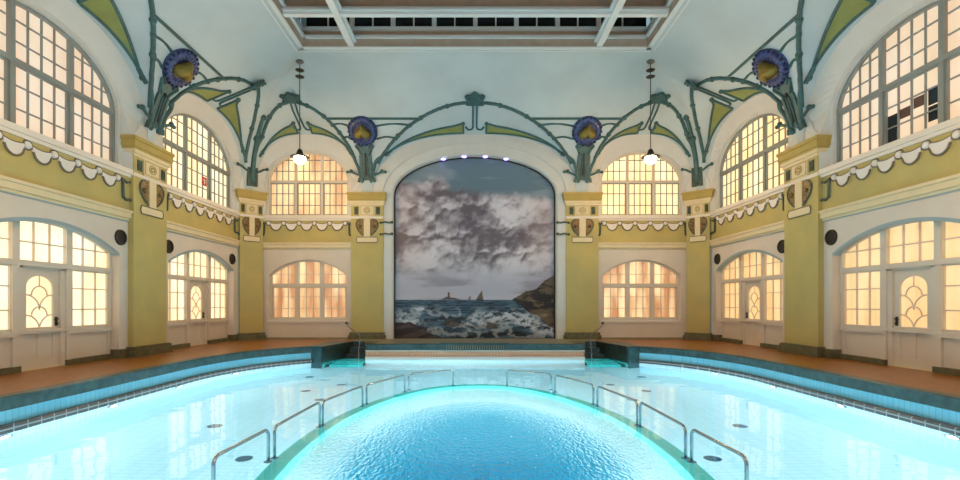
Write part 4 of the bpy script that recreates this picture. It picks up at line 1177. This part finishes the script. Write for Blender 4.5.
# ---- step handrails
for s, sd in ((-1, 'left'), (1, 'right')):
    r = empty('step_handrail', (s*4.15, 16.9, 0), 'thin chrome handrail bending down into the %s pool steps' % sd, 'rail', 'handrails of the pool steps')
    X = lambda x: x if s < 0 else -x
    pts = smooth_path([(X(-5.13), 19.2, .66), (X(-4.95), 18.6, .60), (X(-4.62), 18.0, .48), (X(-4.15), 17.1, .36), (X(-4.06), 16.92, .26), (X(-4.08), 16.85, -.2), (X(-4.12), 16.78, -1.3)], 42)
    k = MB(); k.tube(pts, .018, 8); k.build('rail_tube', M['greymetal'], r, smooth=True)
    k = MB(); k.lathe([(.001, .05), (.05, .04), (.06, 0)], (X(-5.13), 19.22, .66), (0, -1, 0), 12); k.build('wall_knob', M['black'], r)
    k = MB(); k.tube([pts[-1], pts[-1]-Vector((0, 0, .05))], .05, 10); k.build('foot_plate', M['chrome'], r)

# ------------------------------------------------------------------ pendant lamps
LAMPS = [(-5.92, 16.2, 'left'), (5.92, 16.2, 'right')]
for x, y, sd in LAMPS:
    zc = vault(x, y); zl = 6.30
    r = empty('pendant_lamp', (x, y, zc), 'glowing pendant lamp on a long cord in front of the %s end window' % sd, 'lamp', 'pendant lamps in the vault corners')
    k = MB(); k.lathe([(.001, -.10), (.05, -.09), (.13, -.03), (.14, .03)], (x, y, zc), n=18); k.build('ceiling_rose', M['greymetal'], r)
    for q, dz in enumerate((.30, .52)):
        k = MB(); k.lathe([(.001, .05), (.04, .045), (.15, .0), (.13, -.02), (.03, -.05), (.001, -.06)], (x, y, zc-dz), n=18); k.build('cord_disc', M['black'], r)
    k = MB(); k.tube([(x, y, zc), (x, y, zl+.3)], .014, 6); k.build('cord', M['black'], r)
    k = MB(); k.lathe([(.001, .36), (.06, .35), (.10, .26), (.12, .18), (.30, .10), (.31, .08), (.12, .10), (.001, .12)], (x, y, zl), n=24); k.build('lamp_cap', M['black'], r, smooth=True)
    k = MB(); k.lathe([(.18, .10), (.205, .02), (.17, -.07), (.10, -.13), (.001, -.15)], (x, y, zl), n=24); k.build('lamp_bowl', M['lampglow'], r, smooth=True)

# small red sign inside the left upper window
r = empty('window_sign', FL(17.0, -.38, 5.8), 'small red sign with a white pictogram on the left corner upper window', 'sign')
k = MB(); k.box(FL, 16.86, 17.14, -.40, -.385, 5.62, 5.92); k.build('sign_plate', M['red'], r)
k = MB(); k.box(FL, 16.98, 17.05, -.385, -.38, 5.68, 5.84); k.box(FL, 16.93, 17.0, -.385, -.38, 5.80, 5.85); k.build('pictogram', M['signwhite'], r)

# ------------------------------------------------------------------ lights
def add_light(name, kind, loc, energy, color, size=.3, rot=None, **kw):
    l = bpy.data.lights.new(name, kind); l.energy = energy; l.color = color
    if kind == 'AREA': l.size = size
    else: l.shadow_soft_size = size
    for a, b in kw.items(): setattr(l, a, b)
    ob = bpy.data.objects.new(name, l); ob.location = loc
    if rot: ob.rotation_euler = rot
    C.objects.link(ob); ob['kind'] = 'helper'; return ob
for x, y, sd in LAMPS: add_light('pendant_light', 'POINT', (x, y, 6.0), 215, (1, .60, .28), .22)
for x, y in ((-5.92, 7.5), (5.92, 7.5), (-5.92, 1.5), (5.92, 1.5)): add_light('pendant_light', 'POINT', (x, y, 5.0), 200, (1, .60, .28), .22)
for s in (-1, 1):
    for y in (.5, 2.2, 3.9, 5.6, 7.32, 8.4, 9.55, 10.6, 11.7, 12.8, 13.9, 14.8):
        add_light('pool_fill', 'POINT', (s*(edge_x(y)-1.0), y, -.70), 36, (.84, .97, 1.0), 0)  # bare fill points added out from the walls, more than the built lamps
for x in (-3, -1.5, 0, 1.5, 3): add_light('pool_fill', 'POINT', (x, 15.6, -.62), 60, (.88, .97, 1.0), 0)  # added fill points in the water before the end wall, no fixtures
for i in range(20):
    x, y = ell(2*PI*i/20, .95); add_light('pool_fill', 'POINT', (x, y, -.57), 25, (.84, .97, 1.0), 0)  # added fill ring outside the oval, no lamps built here
for i in range(40):
    x, y = ell(2*PI*i/40, -.62); add_light('basin_fill', 'POINT', (x, y, -.57), 11, (.88, .97, 1.0), 0)  # unseen fill ring added inside the oval to whiten the basin edge
w_ = bpy.data.worlds.new('World'); bpy.context.scene.world = w_; w_.use_nodes = True
w_.node_tree.nodes['Background'].inputs[0].default_value = (.62, .86, 1.0, 1); w_.node_tree.nodes['Background'].inputs[1].default_value = 0.40

# ------------------------------------------------------------------ camera
cam = bpy.data.cameras.new('Camera'); cam.sensor_width = 36; cam.lens = 18; cam.shift_x = 7.5/960; cam.shift_y = 64/960
co_ = bpy.data.objects.new('Camera', cam); co_.location = (-.09, 0, 1.43); co_.rotation_euler = (PI/2, 0, 0); C.objects.link(co_)
sc = bpy.context.scene; sc.camera = co_
sc.view_settings.view_transform = 'Standard'; sc.view_settings.look = 'None'; sc.view_settings.exposure = 0.15; sc.view_settings.gamma = 1.0; sc.view_settings.use_curve_mapping = False
sc.cycles.max_bounces = 12; sc.cycles.transmission_bounces = 8; sc.cycles.diffuse_bounces = 4; sc.cycles.glossy_bounces = 4
sc.cycles.sample_clamp_indirect = 4.0
